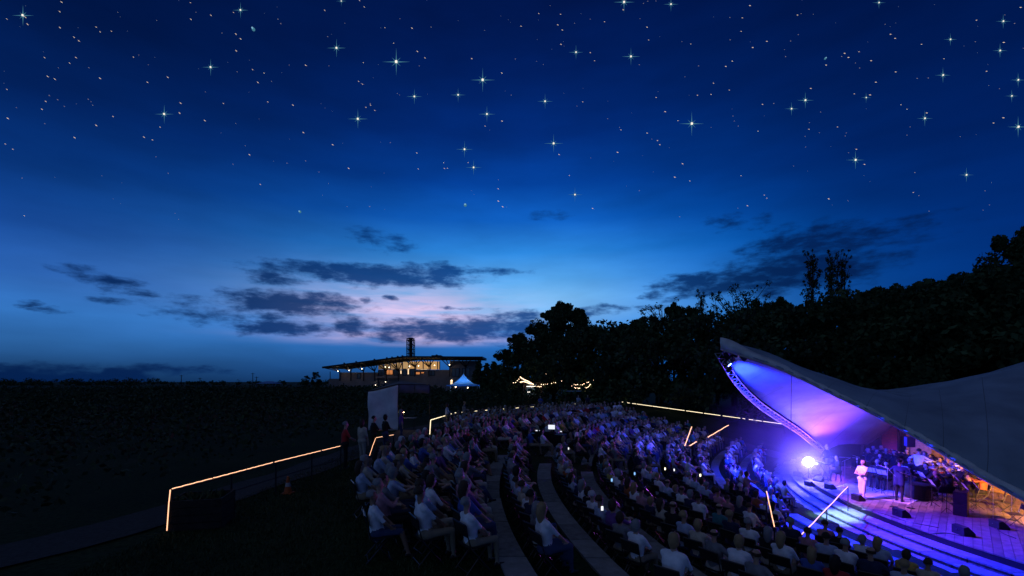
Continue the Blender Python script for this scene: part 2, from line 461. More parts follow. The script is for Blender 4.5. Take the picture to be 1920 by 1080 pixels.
def grass_mat():
    m = bpy.data.materials.new('grass_ground'); m.use_nodes = True; t = m.node_tree; t.nodes.clear()
    out = N(t, 'ShaderNodeOutputMaterial'); b = N(t, 'ShaderNodeBsdfPrincipled'); co = N(t, 'ShaderNodeTexCoord')
    n1 = N(t, 'ShaderNodeTexNoise'); n1.inputs['Scale'].default_value = .35; n1.inputs['Detail'].default_value = 8
    n2 = N(t, 'ShaderNodeTexNoise'); n2.inputs['Scale'].default_value = 9.0; n2.inputs['Detail'].default_value = 6
    for q in (n1, n2): t.links.new(co.outputs['Object'], q.inputs['Vector'])
    a = ramp(t, n1.outputs[0], [(.3, (.014, .026, .009, 1)), (.55, (.024, .040, .013, 1)), (.75, (.044, .046, .024, 1))])
    c = ramp(t, n2.outputs[0], [(.3, (.45, .45, .45, 1)), (.7, (1.3, 1.3, 1.3, 1))])
    t.links.new(mixc(t, 1.0, a, c, 'MULTIPLY'), b.inputs['Base Color'])
    b.inputs['Roughness'].default_value = .95; b.inputs['Specular IOR Level'].default_value = .1
    bp = N(t, 'ShaderNodeBump'); bp.inputs['Strength'].default_value = .8; bp.inputs['Distance'].default_value = .06
    t.links.new(n2.outputs[0], bp.inputs['Height']); t.links.new(bp.outputs[0], b.inputs['Normal'])
    t.links.new(b.outputs[0], out.inputs[0]); return m
m_grass = grass_mat()
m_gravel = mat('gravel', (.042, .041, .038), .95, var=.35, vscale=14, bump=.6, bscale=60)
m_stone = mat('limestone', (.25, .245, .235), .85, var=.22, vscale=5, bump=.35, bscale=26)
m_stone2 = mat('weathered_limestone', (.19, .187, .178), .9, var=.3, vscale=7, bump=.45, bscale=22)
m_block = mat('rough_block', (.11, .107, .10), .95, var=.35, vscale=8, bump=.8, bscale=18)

gx = np.arange(-9.0, 40.01, .2); gy = np.arange(0.0, 66.01, .25)
GX, GY = np.meshgrid(gx, gy)
GZ = gz(GX, GY)
jit = rng.normal(0, .008, GZ.shape); jit[0, :] = jit[-1, :] = 0; jit[:, 0] = jit[:, -1] = 0
verts = np.stack([GX, GY, GZ + jit], -1).reshape(-1, 3)
nx, ny = len(gx), len(gy)
idx = np.arange(nx * ny).reshape(ny, nx)
faces = np.stack([idx[:-1, :-1], idx[:-1, 1:], idx[1:, 1:], idx[1:, :-1]], -1).reshape(-1, 4)
# the land beyond, out to the horizon
xs = [-9000, -9.0, 40.0, 9000]; ys = [-3000, 0.0, 66.0, 12000]
ov = []; of = []
for j in range(3):
    for i in range(3):
        if i == 1 and j == 1: continue
        o = len(verts) + len(ov)
        ov += [(xs[i], ys[j], 0), (xs[i + 1], ys[j], 0), (xs[i + 1], ys[j + 1], 0), (xs[i], ys[j + 1], 0)]
        of.append((o, o + 1, o + 2, o + 3))
ground = npmesh('ground', np.vstack([verts, np.array(ov)]), np.vstack([faces, np.array(of)]), m_grass)
tag(ground, kind='structure')

def strip(name, left, right, m, lift=.03, n=60, cross=6):
    """a path laid on the ground between two polylines"""
    def samp(pl, t):
        L = [0]
        for a, b in zip(pl, pl[1:]): L.append(L[-1] + math.dist(a, b))
        s = t * L[-1]
        for i in range(len(pl) - 1):
            if s <= L[i + 1] + 1e-9:
                u = (s - L[i]) / (L[i + 1] - L[i]); return (pl[i][0] + (pl[i + 1][0] - pl[i][0]) * u, pl[i][1] + (pl[i + 1][1] - pl[i][1]) * u)
        return pl[-1]
    P = []
    for i in range(n + 1):
        a = samp(left, i / n); b = samp(right, i / n)
        w = .08 * math.sin(i * 1.7) + .06 * math.sin(i * .63)
        for j in range(cross + 1):
            t = j / cross; P.append((a[0] + (b[0] - a[0]) * t + w * (1 if j == cross else -1 if j == 0 else 0), a[1] + (b[1] - a[1]) * t))
    P = np.array(P); z = gz(P[:, 0], P[:, 1]) + lift
    v = np.column_stack([P, z])
    w = cross + 1
    f = np.array([(i * w + j, i * w + j + 1, (i + 1) * w + j + 1, (i + 1) * w + j) for i in range(n) for j in range(cross)])
    o = npmesh(name, v, f, m); tag(o, kind='structure'); return o
strip('gravel_path', [(-19, 2.5), (-11.5, 6.5), (-9.2, 10), (-8.4, 16), (-7.6, 24), (-7.4, 31), (-4, 38), (3, 46), (9, 51), (13, 53)],
      [(-17.6, 1.2), (-9.9, 5.4), (-7.7, 10), (-6.7, 16), (-6.0, 24), (-5.8, 31), (-2.6, 36.2), (4.2, 44.4), (9.6, 49), (12, 50.5)], m_gravel)
dn = Vector((-(FB - FA).y, (FB - FA).x, 0)).normalized()
strip('stage_path', [tuple((FA + dn * 3.6 - (FB - FA) * .1).xy), tuple((FB + dn * 3.8 + (FB - FA) * .1).xy)],
      [tuple((FA + dn * .6 - (FB - FA) * .1).xy), tuple((FB + dn * .6 + (FB - FA) * .12).xy)], m_gravel, lift=.06)

# ------------------------------------------------------------------ stone seat walls, one per terrace edge, in two lengths either side of the centre aisle
AISLE0, AISLE1 = 19.6, 21.6         # depth range of the centre aisle
def slab_mesh(k, ya, yb, z0, z1, off0, off1, gap=.012, jit=0.0):
    mb = MB(); n = 3
    ys = [ya + gap + (yb - ya - 2 * gap) * i / n for i in range(n + 1)]
    v = []
    for y in ys:
        xa = float(kcurve(k, y)) + off0 + jit; xb = float(kcurve(k, y)) + off1 + jit
        v += [(xa, y, z0), (xb, y, z0), (xb, y, z1), (xa, y, z1)]
    f = [(0, 3, 2, 1)]
    for i in range(n):
        a = i * 4; b = a + 4
        f += [(a, a + 1, b + 1, b), (a + 1, a + 2, b + 2, b + 1), (a + 2, a + 3, b + 3, b + 2), (a + 3, a, b, b + 3)]
    e = n * 4; f.append((e, e + 1, e + 2, e + 3))
    mb.add(v, f)
    return mb
def far_limit(k):
    ys_ = np.arange(AISLE1, 47, .25); xs_ = kcurve(k, ys_)
    ok = fard(xs_, ys_) < -0.3
    return float(ys_[ok][-1])
r3 = random.Random(3)
for k in range(NT):
    ztop = -STEP * k + .05; zbot = -STEP * (k + 1) - .03
    nearest = max(2.5, F * (CAMZ - ztop) / 380 - 3.0)
    for side in (0, 1):
        y0, y1 = (nearest, AISLE0) if side == 0 else (AISLE1, far_limit(k))
        base = empty('seat_wall', (0, 0, 0), label='%s stone seat wall up from the stage steps, %s the centre aisle' % (ORD[NT - k], 'near side of' if side == 0 else 'far side of'), cat='wall', group='curved stone seat walls')
        seg = 1.05 if side == 0 else 1.9
        n = max(1, round((y1 - y0) / seg))
        for i in range(n):
            ya = y0 + (y1 - y0) * i / n; yb = y0 + (y1 - y0) * (i + 1) / n
            dz = r3.uniform(-.008, .008)
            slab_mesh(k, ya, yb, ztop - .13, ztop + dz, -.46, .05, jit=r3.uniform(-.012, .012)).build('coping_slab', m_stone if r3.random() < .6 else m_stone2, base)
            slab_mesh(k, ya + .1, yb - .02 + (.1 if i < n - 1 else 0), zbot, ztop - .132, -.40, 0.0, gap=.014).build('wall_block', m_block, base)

# ------------------------------------------------------------------ stage steps: three curved courses of blocks rising to the deck
SX = 8.0
def deck_front(y): return float(kcurve(SX, y)) + 1.55
steps = empty('stage_steps', label='three curved courses of pale stone steps rising to the front of the stage', cat='steps')
for c in range(3):
    zt = FLOOR + (DECK - .26 - FLOOR) * (c + 1) / 3
    off = .02 + c * .52
    y = 6.0; i = 0
    while y < 34.5:
        L = 1.15 + r3.uniform(-.1, .1)
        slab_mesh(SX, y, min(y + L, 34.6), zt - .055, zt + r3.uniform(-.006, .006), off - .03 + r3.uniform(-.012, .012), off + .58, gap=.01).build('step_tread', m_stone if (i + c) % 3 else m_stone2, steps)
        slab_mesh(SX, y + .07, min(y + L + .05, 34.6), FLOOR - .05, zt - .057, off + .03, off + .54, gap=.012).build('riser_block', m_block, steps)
        y += L; i += 1
# ------------------------------------------------------------------ stage deck of planks
m_plank = [mat('deck_plank_%d' % i, (.16 + .03 * i, .125 + .022 * i, .10 + .018 * i), .62, var=.3, vscale=2.2 + i, bump=.25, bscale=40) for i in range(3)]
m_dark = mat('black_painted', (.012, .012, .014), .55, var=.3, vscale=8)
m_black = mat('black_satin', (.008, .008, .01), .35, spec=.4)
m_gloss = mat('black_gloss', (.006, .006, .007), .08, spec=.5, coat=.6)
m_steel = mat('bright_steel', (.55, .56, .58), .28, 1.0)
m_alu = mat('aluminium_tube', (.34, .35, .38), .45, .8)
BACKX = 24.6
front = [(deck_front(y), y) for y in np.linspace(6.0, 34.0, 29)]
deck_poly = front + [(BACKX, 34.0), (BACKX + 2, 30.0), (BACKX + 2, 6.0)]
def clip_half(poly, n, d):
    out = []
    for i in range(len(poly)):
        a, b = poly[i], poly[(i + 1) % len(poly)]
        da = a[0] * n[0] + a[1] * n[1] - d; db = b[0] * n[0] + b[1] * n[1] - d
        if da <= 0: out.append(a)
        if (da < 0 < db) or (db < 0 < da):
            t = da / (da - db); out.append((a[0] + (b[0] - a[0]) * t, a[1] + (b[1] - a[1]) * t))
    return out
deck = empty('stage_deck', (0, 0, 0), label='low timber stage deck of diagonal boards under the canopy', cat='stage')
nv = (-math.sqrt(.5), math.sqrt(.5))           # across the boards
u = -22.0; i = 0
while u < 20.0:
    w = .235
    pl = clip_half(clip_half(deck_poly, (-nv[0], -nv[1]), -(u + .006)), nv, u + w - .006)
    if len(pl) > 2:
        MB().prism(pl, DECK - .045, DECK + r3.uniform(-.003, .003)).build('deck_board', m_plank[i % 3 if r3.random() < .6 else r3.randrange(3)], deck)
    u += w; i += 1
# dark fascia under the front edge, in lengths
for a, b in zip(front[::2], front[2::2]):
    mb = MB(); mb.bar((a[0] + .05, a[1], DECK - .20), (b[0] + .05, b[1], DECK - .20), .06, .30); mb.build('fascia_board', m_dark, deck)
inner = [(x + .2, y) for (x, y) in front] + [(BACKX + 1.9, 33.8), (BACKX + 1.9, 6.2)]
MB().prism(inner, FLOOR - .1, DECK - .06).build('deck_base', m_dark, deck)

# ------------------------------------------------------------------ canopy: near edge, far edge and ridge as curves
A = at(1351, 646, 20.0)             # front peak
def spl(pts, n):
    """Catmull-Rom through points"""
    P = [Vector(p) for p in pts]; P = [P[0] * 2 - P[1]] + P + [P[-1] * 2 - P[-2]]
    out = []; m = len(P) - 3
    for q in range(n + 1):
        t = q / n * m; i = min(int(t), m - 1); t -= i
        a, b, c, d = P[i:i + 4]
        out.append(.5 * ((2 * b) + (c - a) * t + (2 * a - 5 * b + 4 * c - d) * t * t + (3 * b - a - 3 * c + d) * t ** 3))
    return out
NU = 48
near_e = spl([at(1352, 654, 20.0), at(1448, 684, 18.4), at(1546, 730, 16.9), at(1646, 779, 15.4), at(1746, 835, 14.1), at(1857, 902, 12.9), Vector((14.9, 10.6, -1.1)), Vector((16.2, 9.0, DECK + .1))], NU)
far_e = spl([at(1352, 654, 20.0), at(1384, 706, 22.0), at(1424, 747, 24.0), at(1466, 777, 26.0), at(1504, 803, 28.0), at(1550, 842, 30.0), at(1580, 866, 31.2), Vector((23.5, 32.0, DECK + .1))], NU)
ridge = spl([at(1351, 636, 20.0), at(1431, 660, 19.8), at(1505, 690, 19.6), at(1579, 716, 19.5), at(1635, 731, 19.4), at(1690, 741, 19.3), at(1727, 737, 19.2), at(1783, 725, 19.1), at(1857, 705, 19.0), at(1925, 688, 18.9), at(2050, 655, 18.8), at(2290, 596, 18.6)], NU)
# cross-section through near edge, ridge, far edge: hangs from the ridge
NC = 20
grid = []
for i in range(NU + 1):
    a, r_, b = near_e[i], ridge[i], far_e[i]
    row = []
    for j in range(NC + 1):
        t = j / NC
        if t <= .5:
            s = t / .5; p = a.lerp(r_, s); bow = math.sin(PI * s ** .8) * (r_ - a).length * .05
            p = p + Vector((-.62, -.78, 0)) * (bow * 1.6 * (1 - s) * min(1, i / 14)) + Vector((0, 0, bow * .5 + .10 * math.sin(PI * s)))
        else:
            s = (t - .5) / .5; p = r_.lerp(b, s); bow = math.sin(PI * s) * (b - r_).length * .10
            p = p + Vector((0, 0, bow))
        row.append(p)
    grid.append(row)
# seams and slack: small ripples of the cloth
vv = []
for i in range(NU + 1):
    for j in range(NC + 1):
        p = grid[i][j].copy()
        p.z += .025 * math.sin(i * .9 + j * .35) * math.sin(PI * j / NC)
        vv.append(tuple(p))
W_ = NC + 1
ff = [(i * W_ + j, i * W_ + j + 1, (i + 1) * W_ + j + 1, (i + 1) * W_ + j) for i in range(NU) for j in range(NC)]
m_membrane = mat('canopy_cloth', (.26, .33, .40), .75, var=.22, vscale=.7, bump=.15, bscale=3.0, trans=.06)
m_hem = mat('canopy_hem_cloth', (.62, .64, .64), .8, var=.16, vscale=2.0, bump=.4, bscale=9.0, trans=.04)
canopy = empty('stage_canopy', (0, 0, 0), label='great pale cloth canopy on lattice trusses arching over the stage', cat='canopy')
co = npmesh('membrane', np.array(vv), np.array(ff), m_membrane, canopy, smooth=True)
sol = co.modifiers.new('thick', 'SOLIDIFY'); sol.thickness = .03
# hem flap folded over the near edge, with puckers at each lacing point
hv = []; hf = []
HN = NU * 3
for i in range(HN + 1):
    t = i / HN * NU; k = min(int(t), NU - 1); s = t - k
    p = near_e[k].lerp(near_e[k + 1], s)
    g1 = grid[k][2].lerp(grid[k + 1][2], s)
    up = (g1 - p).normalized()
    pk = abs(math.sin(i * PI / 18)) ** .5
    outw = Vector((-.62, -.78, 0))
    wdt = (.50 - .15 * t / NU)
    hv += [tuple(p + up * (wdt + .05 * math.sin(i * .35)) + outw * .07), tuple(p + up * wdt * .5 + outw * (.16 + .05 * math.sin(i * 1.3) + .05 * pk)), tuple(p - Vector((0, 0, .03 + .06 * pk)) + outw * (.03 + .05 * math.sin(i * .7))), tuple(p + Vector((0, 0, .0)) - outw * .12)]
for i in range(HN):
    for j in range(3): hf.append((i * 4 + j, i * 4 + j + 1, i * 4 + j + 5, i * 4 + j + 4))
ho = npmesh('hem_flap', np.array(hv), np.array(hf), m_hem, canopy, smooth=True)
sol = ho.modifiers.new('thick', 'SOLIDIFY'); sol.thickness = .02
# welded seams across the cloth and a cable in the edge
m_seam = mat('seam_tape', (.14, .17, .20), .7)
for i in range(4, NU, 5):
    MB().tube([grid[i][j] + Vector((-.012, -.012, .018 + .025 * math.sin(i * .9 + j * .35) * math.sin(PI * j / NC))) for j in range(NC + 1)], .014, 5).build('seam', m_seam, canopy)
MB().tube([p + Vector((-.05, -.07, -.05)) for p in near_e], .02, 6).build('edge_cable', m_steel, canopy)
# lattice truss under the far edge (and under the near edge, mostly behind the hem)
def truss(name, pts, parent, w=.30, off=Vector((0, 0, -.16)), step=1, m=None):
    tr = empty(name, (0, 0, 0)); tr.parent = parent
    ch = [[], [], []]
    for i, p in enumerate(pts):
        d = (pts[min(i + 1, len(pts) - 1)] - pts[max(i - 1, 0)]).normalized()
        s = d.cross(Vector((0, 0, 1))).normalized(); uq = s.cross(d)
        c = p + off
        ch[0].append(c + s * w / 2 + uq * w * .3); ch[1].append(c - s * w / 2 + uq * w * .3); ch[2].append(c - uq * w * .55)
    for c in ch: MB().tube(c, .026, 6).build('chord', m or m_alu, tr, smooth=True)
    for i in range(0, len(pts) - 1):
        mb = MB()
        for a, b in ((0, 1), (1, 2), (2, 0)):
            mb.tube([ch[a][i], ch[b][i + 1]], .016, 5); mb.tube([ch[b][i], ch[a][i]], .014, 5)
        mb.build('lattice_bay', m or m_alu, tr)
    return tr
def resample(pts, step):
    out = [pts[0]]; acc = 0
    for a, b in zip(pts, pts[1:]):
        L = (b - a).length; t = step - acc
        while t <= L: out.append(a.lerp(b, t / L)); t += step
        acc = (acc + L) % step
    return out
truss('truss', resample(far_e, .55), canopy, off=Vector((-.08, .10, -.27)))
truss('truss', resample(near_e, .6), canopy, off=Vector((.55, .6, .05)))
rear = spl([Vector((23.6, 32.2, DECK + .2)), at(1600, 826, 31.0), at(1632, 806, 30.5), at(1668, 790, 29.8), at(1700, 778, 29.0)], 12)
truss('truss', resample(rear, .55), canopy, w=.45, off=Vector((0, 0, 0)))
MB().tube([at(1484, 702, 18.0) , at(1483, 806, 18.0)], .012, 5).build('hanging_cable', m_black, canopy)
# footings
for p in (near_e[-1], far_e[-1]):
    MB().lathe([(.35, -.1), (.35, .12), (.22, .16), (.12, .4), (.08, .42)], 12, (p.x, p.y, DECK)).build('truss_foot', m_dark, canopy)

# ------------------------------------------------------------------ back wall of boards, with a red door panel
m_slat = [mat('cedar_slat_%d' % i, (.30 + .05 * i, .19 + .03 * i, .11 + .015 * i), .6, var=.3, vscale=3 + i, bump=.2) for i in range(3)]
m_red = mat('red_panel', (.40, .045, .05), .6, var=.2)
m_curtain = mat('dark_curtain', (.022, .02, .04), .9, var=.3)
bw = empty('stage_back_wall', (BACKX, 28, DECK), label='wall of overlapping horizontal cedar boards behind the orchestra', cat='wall')
y0w, y1w = 13.0, 28.2
for i in range(24):
    z = .08 + i * .165
    for j, (ya, yb) in enumerate(((13.0, 17.9), (18.0, 21.9), (22.0, 25.6), (25.7, 28.2))):
        mb = MB(); mx = Matrix.Rotation(R(-16), 3, 'Y')
        mb.box((0.0, (ya + yb) / 2 - 28, z), (.035, yb - ya - .02, .17), mtx=mx); mb.build('wall_board', m_slat[(i + j) % 3 if r3.random() < .6 else r3.randrange(3)], bw)
for yb in (17.95, 21.95, 25.65, 28.25):
    MB().box((-.06, yb - 28, 2.0), (.09, .09, 4.1)).build('wall_post', m_slat[0], bw)
MB().box((.13, (y0w + y1w) / 2 - 28, 2.0), (.06, y1w - y0w, 4.0)).build('wall_backing', m_dark, bw)
cu = empty('stage_curtain', (BACKX, 31, DECK), label='dark pleated curtain hanging at the far end of the stage back wall', cat='curtain')
cv = []; cf = []
for i in range(91):
    y = -2.2 + i * .065; x = .09 * math.sin(i * 1.15)
    cv += [(x - .05, y, 0.02), (x * .8 - .05, y, 3.9)]
for i in range(90): cf.append((2 * i, 2 * i + 2, 2 * i + 3, 2 * i + 1))
npmesh('cloth', np.array(cv), np.array(cf), m_curtain, cu, smooth=True)
MB().tube([(-.05, -2.3, 3.92), (-.05, 3.75, 3.92)], .03, 6).build('curtain_rail', m_alu, cu)
dp = empty('red_door_panel', (BACKX - .22, 29.35, DECK), label='red boarded door panel standing in front of the dark stage curtain', cat='door')
for i in range(15):
    MB().box((0, 0, .15 + i * .2), (.04, 1.25, .185)).build('door_board', m_red, dp)
MB().box((-.03, -.66, 1.55), (.07, .06, 3.1)).build('door_jamb', m_dark, dp)
MB().box((-.03, .66, 1.55), (.07, .06, 3.1)).build('door_jamb', m_dark, dp)

# ------------------------------------------------------------------ stage lamps (each fixture carries its own light)
m_lens_blue = mat('lens_blue', (.02, .02, .05), .2, emit=(.25, .38, 1.0), estr=12.0, sample=False)
m_lens_white = mat('lens_white', (.1, .1, .1), .2, emit=(1.0, .86, .95), estr=60.0, sample=False)
m_lens_warm = mat('lens_warm', (.1, .05, .02), .2, emit=(1.0, .55, .2), estr=12.0, sample=False)
m_lens_pink = mat('lens_pink', (.05, .02, .08), .2, emit=(.75, .35, 1.0), estr=10.0, sample=False)
def spot_light(parent, loc, target, col, watt, angle, blend=.5, size=.08, name='lamp_light'):
    ld = bpy.data.lights.new(name, 'SPOT'); ld.color = col; ld.energy = watt; ld.spot_size = R(angle); ld.spot_blend = blend; ld.shadow_soft_size = size
    lo = bpy.data.objects.new(name, ld); C.objects.link(lo)
    d = (Vector(target) - Vector(loc)).normalized()
    lo.rotation_mode = 'QUATERNION'; lo.rotation_quaternion = d.to_track_quat('-Z', 'Y')
    lo.location = Vector(loc) + d * .26
    if parent is not None: lo.parent = parent; lo.matrix_parent_inverse = Matrix.Translation(-Vector(parent.location))
    return lo
def par_can(loc, target, col, watt, angle, lens, label, blend=.6, r=.11, L=.3, group=None, lightsize=.08):
    """a lamp: can, lens, yoke"""
    root = empty('stage_lamp', loc, label=label, cat='lamp', group=group)
    d = (Vector(target) - Vector(loc)).normalized(); q = d.to_track_quat('Z', 'Y').to_matrix()
    MB().lathe([(r * .45, -L * .6), (r * .8, -L * .5), (r, -L * .1), (r, L * .5), (r * .93, L * .5), (r * .9, L * .42)], 14, (0, 0, 0), 0, q).build('can', m_black, root, smooth=False)
    MB().lathe([(r * .02, L * .44), (r * .9, L * .43), (r * .9, L * .46), (r * .02, L * .47)], 14, (0, 0, 0), 0, q).build('lens', lens, root)
    s = q @ Vector((1, 0, 0))
    MB().tube([s * r * 1.15, s * r * 1.15 + Vector((0, 0, r * 1.9)), -s * r * 1.15 + Vector((0, 0, r * 1.9)), -s * r * 1.15], .012, 6).build('yoke', m_black, root)
    if watt: spot_light(root, loc, target, col, watt, angle, blend, lightsize)
    return root
BLUE = (.008, .02, 1.0); PURP = (.30, .02, 1.0); PINK = (.95, .30, .85); WARM = (1.0, .42, .09); ICE = (.30, .55, 1.0)
par_can(at(1362, 668, 20.2), (15.0, 20.6, FLOOR), ICE, 24000, 17, m_lens_blue, 'white-blue lamp at the tip of the canopy, uppermost of the cluster', .9, group='lamps at the canopy tip')
par_can(at(1372, 672, 20.4), (17.5, 26.5, DECK), BLUE, 46000, 66, m_lens_blue, 'blue lamp of the canopy tip cluster, aimed at the far stage end', .8, group='lamps at the canopy tip')
par_can(at(1364, 680, 20.5), (14.5, 15.0, FLOOR), BLUE, 34000, 76, m_lens_blue, 'lowest blue lamp of the canopy tip cluster', .9, group='lamps at the canopy tip')
par_can(at(1378, 664, 20.3), (18.5, 18.0, DECK), PURP, 6500, 60, m_lens_pink, 'violet lamp of the canopy tip cluster, nearest the hem', .8, group='lamps at the canopy tip')
par_can(at(1393, 670, 20.0), (17.6, 21.2, DECK), PINK, 7500, 22, m_lens_pink, 'black lamp hung behind the canopy hem, right of the tip cluster', .8)
par_can(at(1369, 690, 20.9), (9.0, 27.0, -2.0), (.04, .07, 1.0), 5000, 80, m_lens_blue, 'blue lamp below the canopy tip turned on the seats', 1.0, group='lamps at the canopy tip')
# uplights that wash the inside of the cloth
par_can((20.6, 28.6, DECK + .35), (14.0, 23.0, 3.6), (.20, .03, 1.0), 6500, 100, m_lens_pink, 'floor uplight at the far truss foot washing the canopy lining', 1.0, r=.13, lightsize=.3)
par_can((23.2, 24.4, DECK + 3.6), (13.5, 22.0, 3.4), (.60, .13, .95), 3000, 80, m_lens_pink, 'rosy floodlight on top of the cedar back wall', 1.0, r=.13, lightsize=.3)
par_can((19.6, 29.3, DECK + .3), (13.5, 23.5, 4.0), (.10, .04, 1.0), 6500, 90, m_lens_blue, 'blue uplight on the deck behind the keyboard player', 1.0, r=.12, lightsize=.3)
par_can((17.8, 13.4, DECK + 2.3), (24.0, 21.4, DECK + .1), WARM, 19000, 42, m_lens_warm, 'amber lamp on the near side lighting the drummers', .8, lightsize=.15)
par_can((19.5, 12.4, DECK + 2.4), (22.4, 17.0, DECK - 1.2), (1.0, .13, .02), 3800, 52, m_lens_warm, 'orange lamp on the near side over the empty chairs', .9)
# the dazzling lamp that faces the seats
fl = at(1516, 866, 26.4)
fr = empty('dazzling_floodlight', (fl.x, fl.y, DECK), label='dazzling white floodlight on a stand at the far front of the stage', cat='lamp')
hz = fl.z - DECK
dq = (Vector((0, 0, CAMZ)) - Vector(fl)).normalized().to_track_quat('Z', 'Y').to_matrix()
MB().lathe([(.10, -.28), (.26, -.22), (.36, -.02), (.36, .05), (.33, .05)], 18, (0, 0, hz), 0, dq).build('reflector', m_black, fr, smooth=False)
MB().lathe([(.02, .01), (.30, .0), (.27, .05), (.18, .08), (.02, .09)], 18, (0, 0, hz), 0, dq).build('lens', m_lens_white, fr)
MB().tube([(0, 0, 0), (0, 0, hz - .3)], .025, 8).build('stand_pole', m_black, fr)
for k in range(3):
    a = k * 2.094 + .4; MB().tube([(0, 0, .35), (math.cos(a) * .4, math.sin(a) * .4, .02)], .014, 6).build('leg', m_black, fr)
pl = bpy.data.lights.new('lamp_light', 'POINT'); pl.energy = 2000; pl.color = (.10, .09, 1.0); pl.shadow_soft_size = .12
po = bpy.data.objects.new('lamp_light', pl); C.objects.link(po); po.parent = fr; po.location = (-.45, -.5, hz + .1)

# ------------------------------------------------------------------ stage smoke: thins outward, with a dense puff added as the floodlight's halo
sm = bpy.data.materials.new('stage_smoke'); sm.use_nodes = True; t = sm.node_tree; t.nodes.clear()
so2 = N(t, 'ShaderNodeOutputMaterial'); pv_ = N(t, 'ShaderNodeVolumePrincipled'); pv_.inputs['Color'].default_value = (.85, .85, .9, 1); pv_.inputs['Anisotropy'].default_value = .3
tcs = N(t, 'ShaderNodeTexCoord'); dd = V_(t, 'MULTIPLY', V_(t, 'SUBTRACT', tcs.outputs['Object'], (17.0, 26.2, DECK + 1.2)), (1 / 7.0, 1 / 6.5, 1 / 5.0)); ln = V_(t, 'LENGTH', dd)
fall = M_(t, 'POWER', M_(t, 'SUBTRACT', 1.0, ln, clamp=True), 1.3)
halo_puff = V_(t, 'LENGTH', V_(t, 'SUBTRACT', tcs.outputs['Object'], (fl.x - .3, fl.y - .4, fl.z)))
pf = M_(t, 'POWER', M_(t, 'SUBTRACT', 1.0, M_(t, 'DIVIDE', halo_puff, 2.2), clamp=True), 2.5)
t.links.new(M_(t, 'ADD', M_(t, 'MULTIPLY', fall, .030), M_(t, 'MULTIPLY', pf, .55)), pv_.inputs['Density'])
t.links.new(pv_.outputs[0], so2.inputs['Volume'])
smoke = MB().box((0, 0, 0), (14.0, 13.0, 8.0)).build('stage_smoke', sm)
for v_ in smoke.data.vertices: v_.co += Vector((17.0, 26.2, DECK + 2.2))
tag(smoke, 'thin stage smoke, with a dense puff added as halo of the dazzling floodlight', 'smoke', kind='stuff')
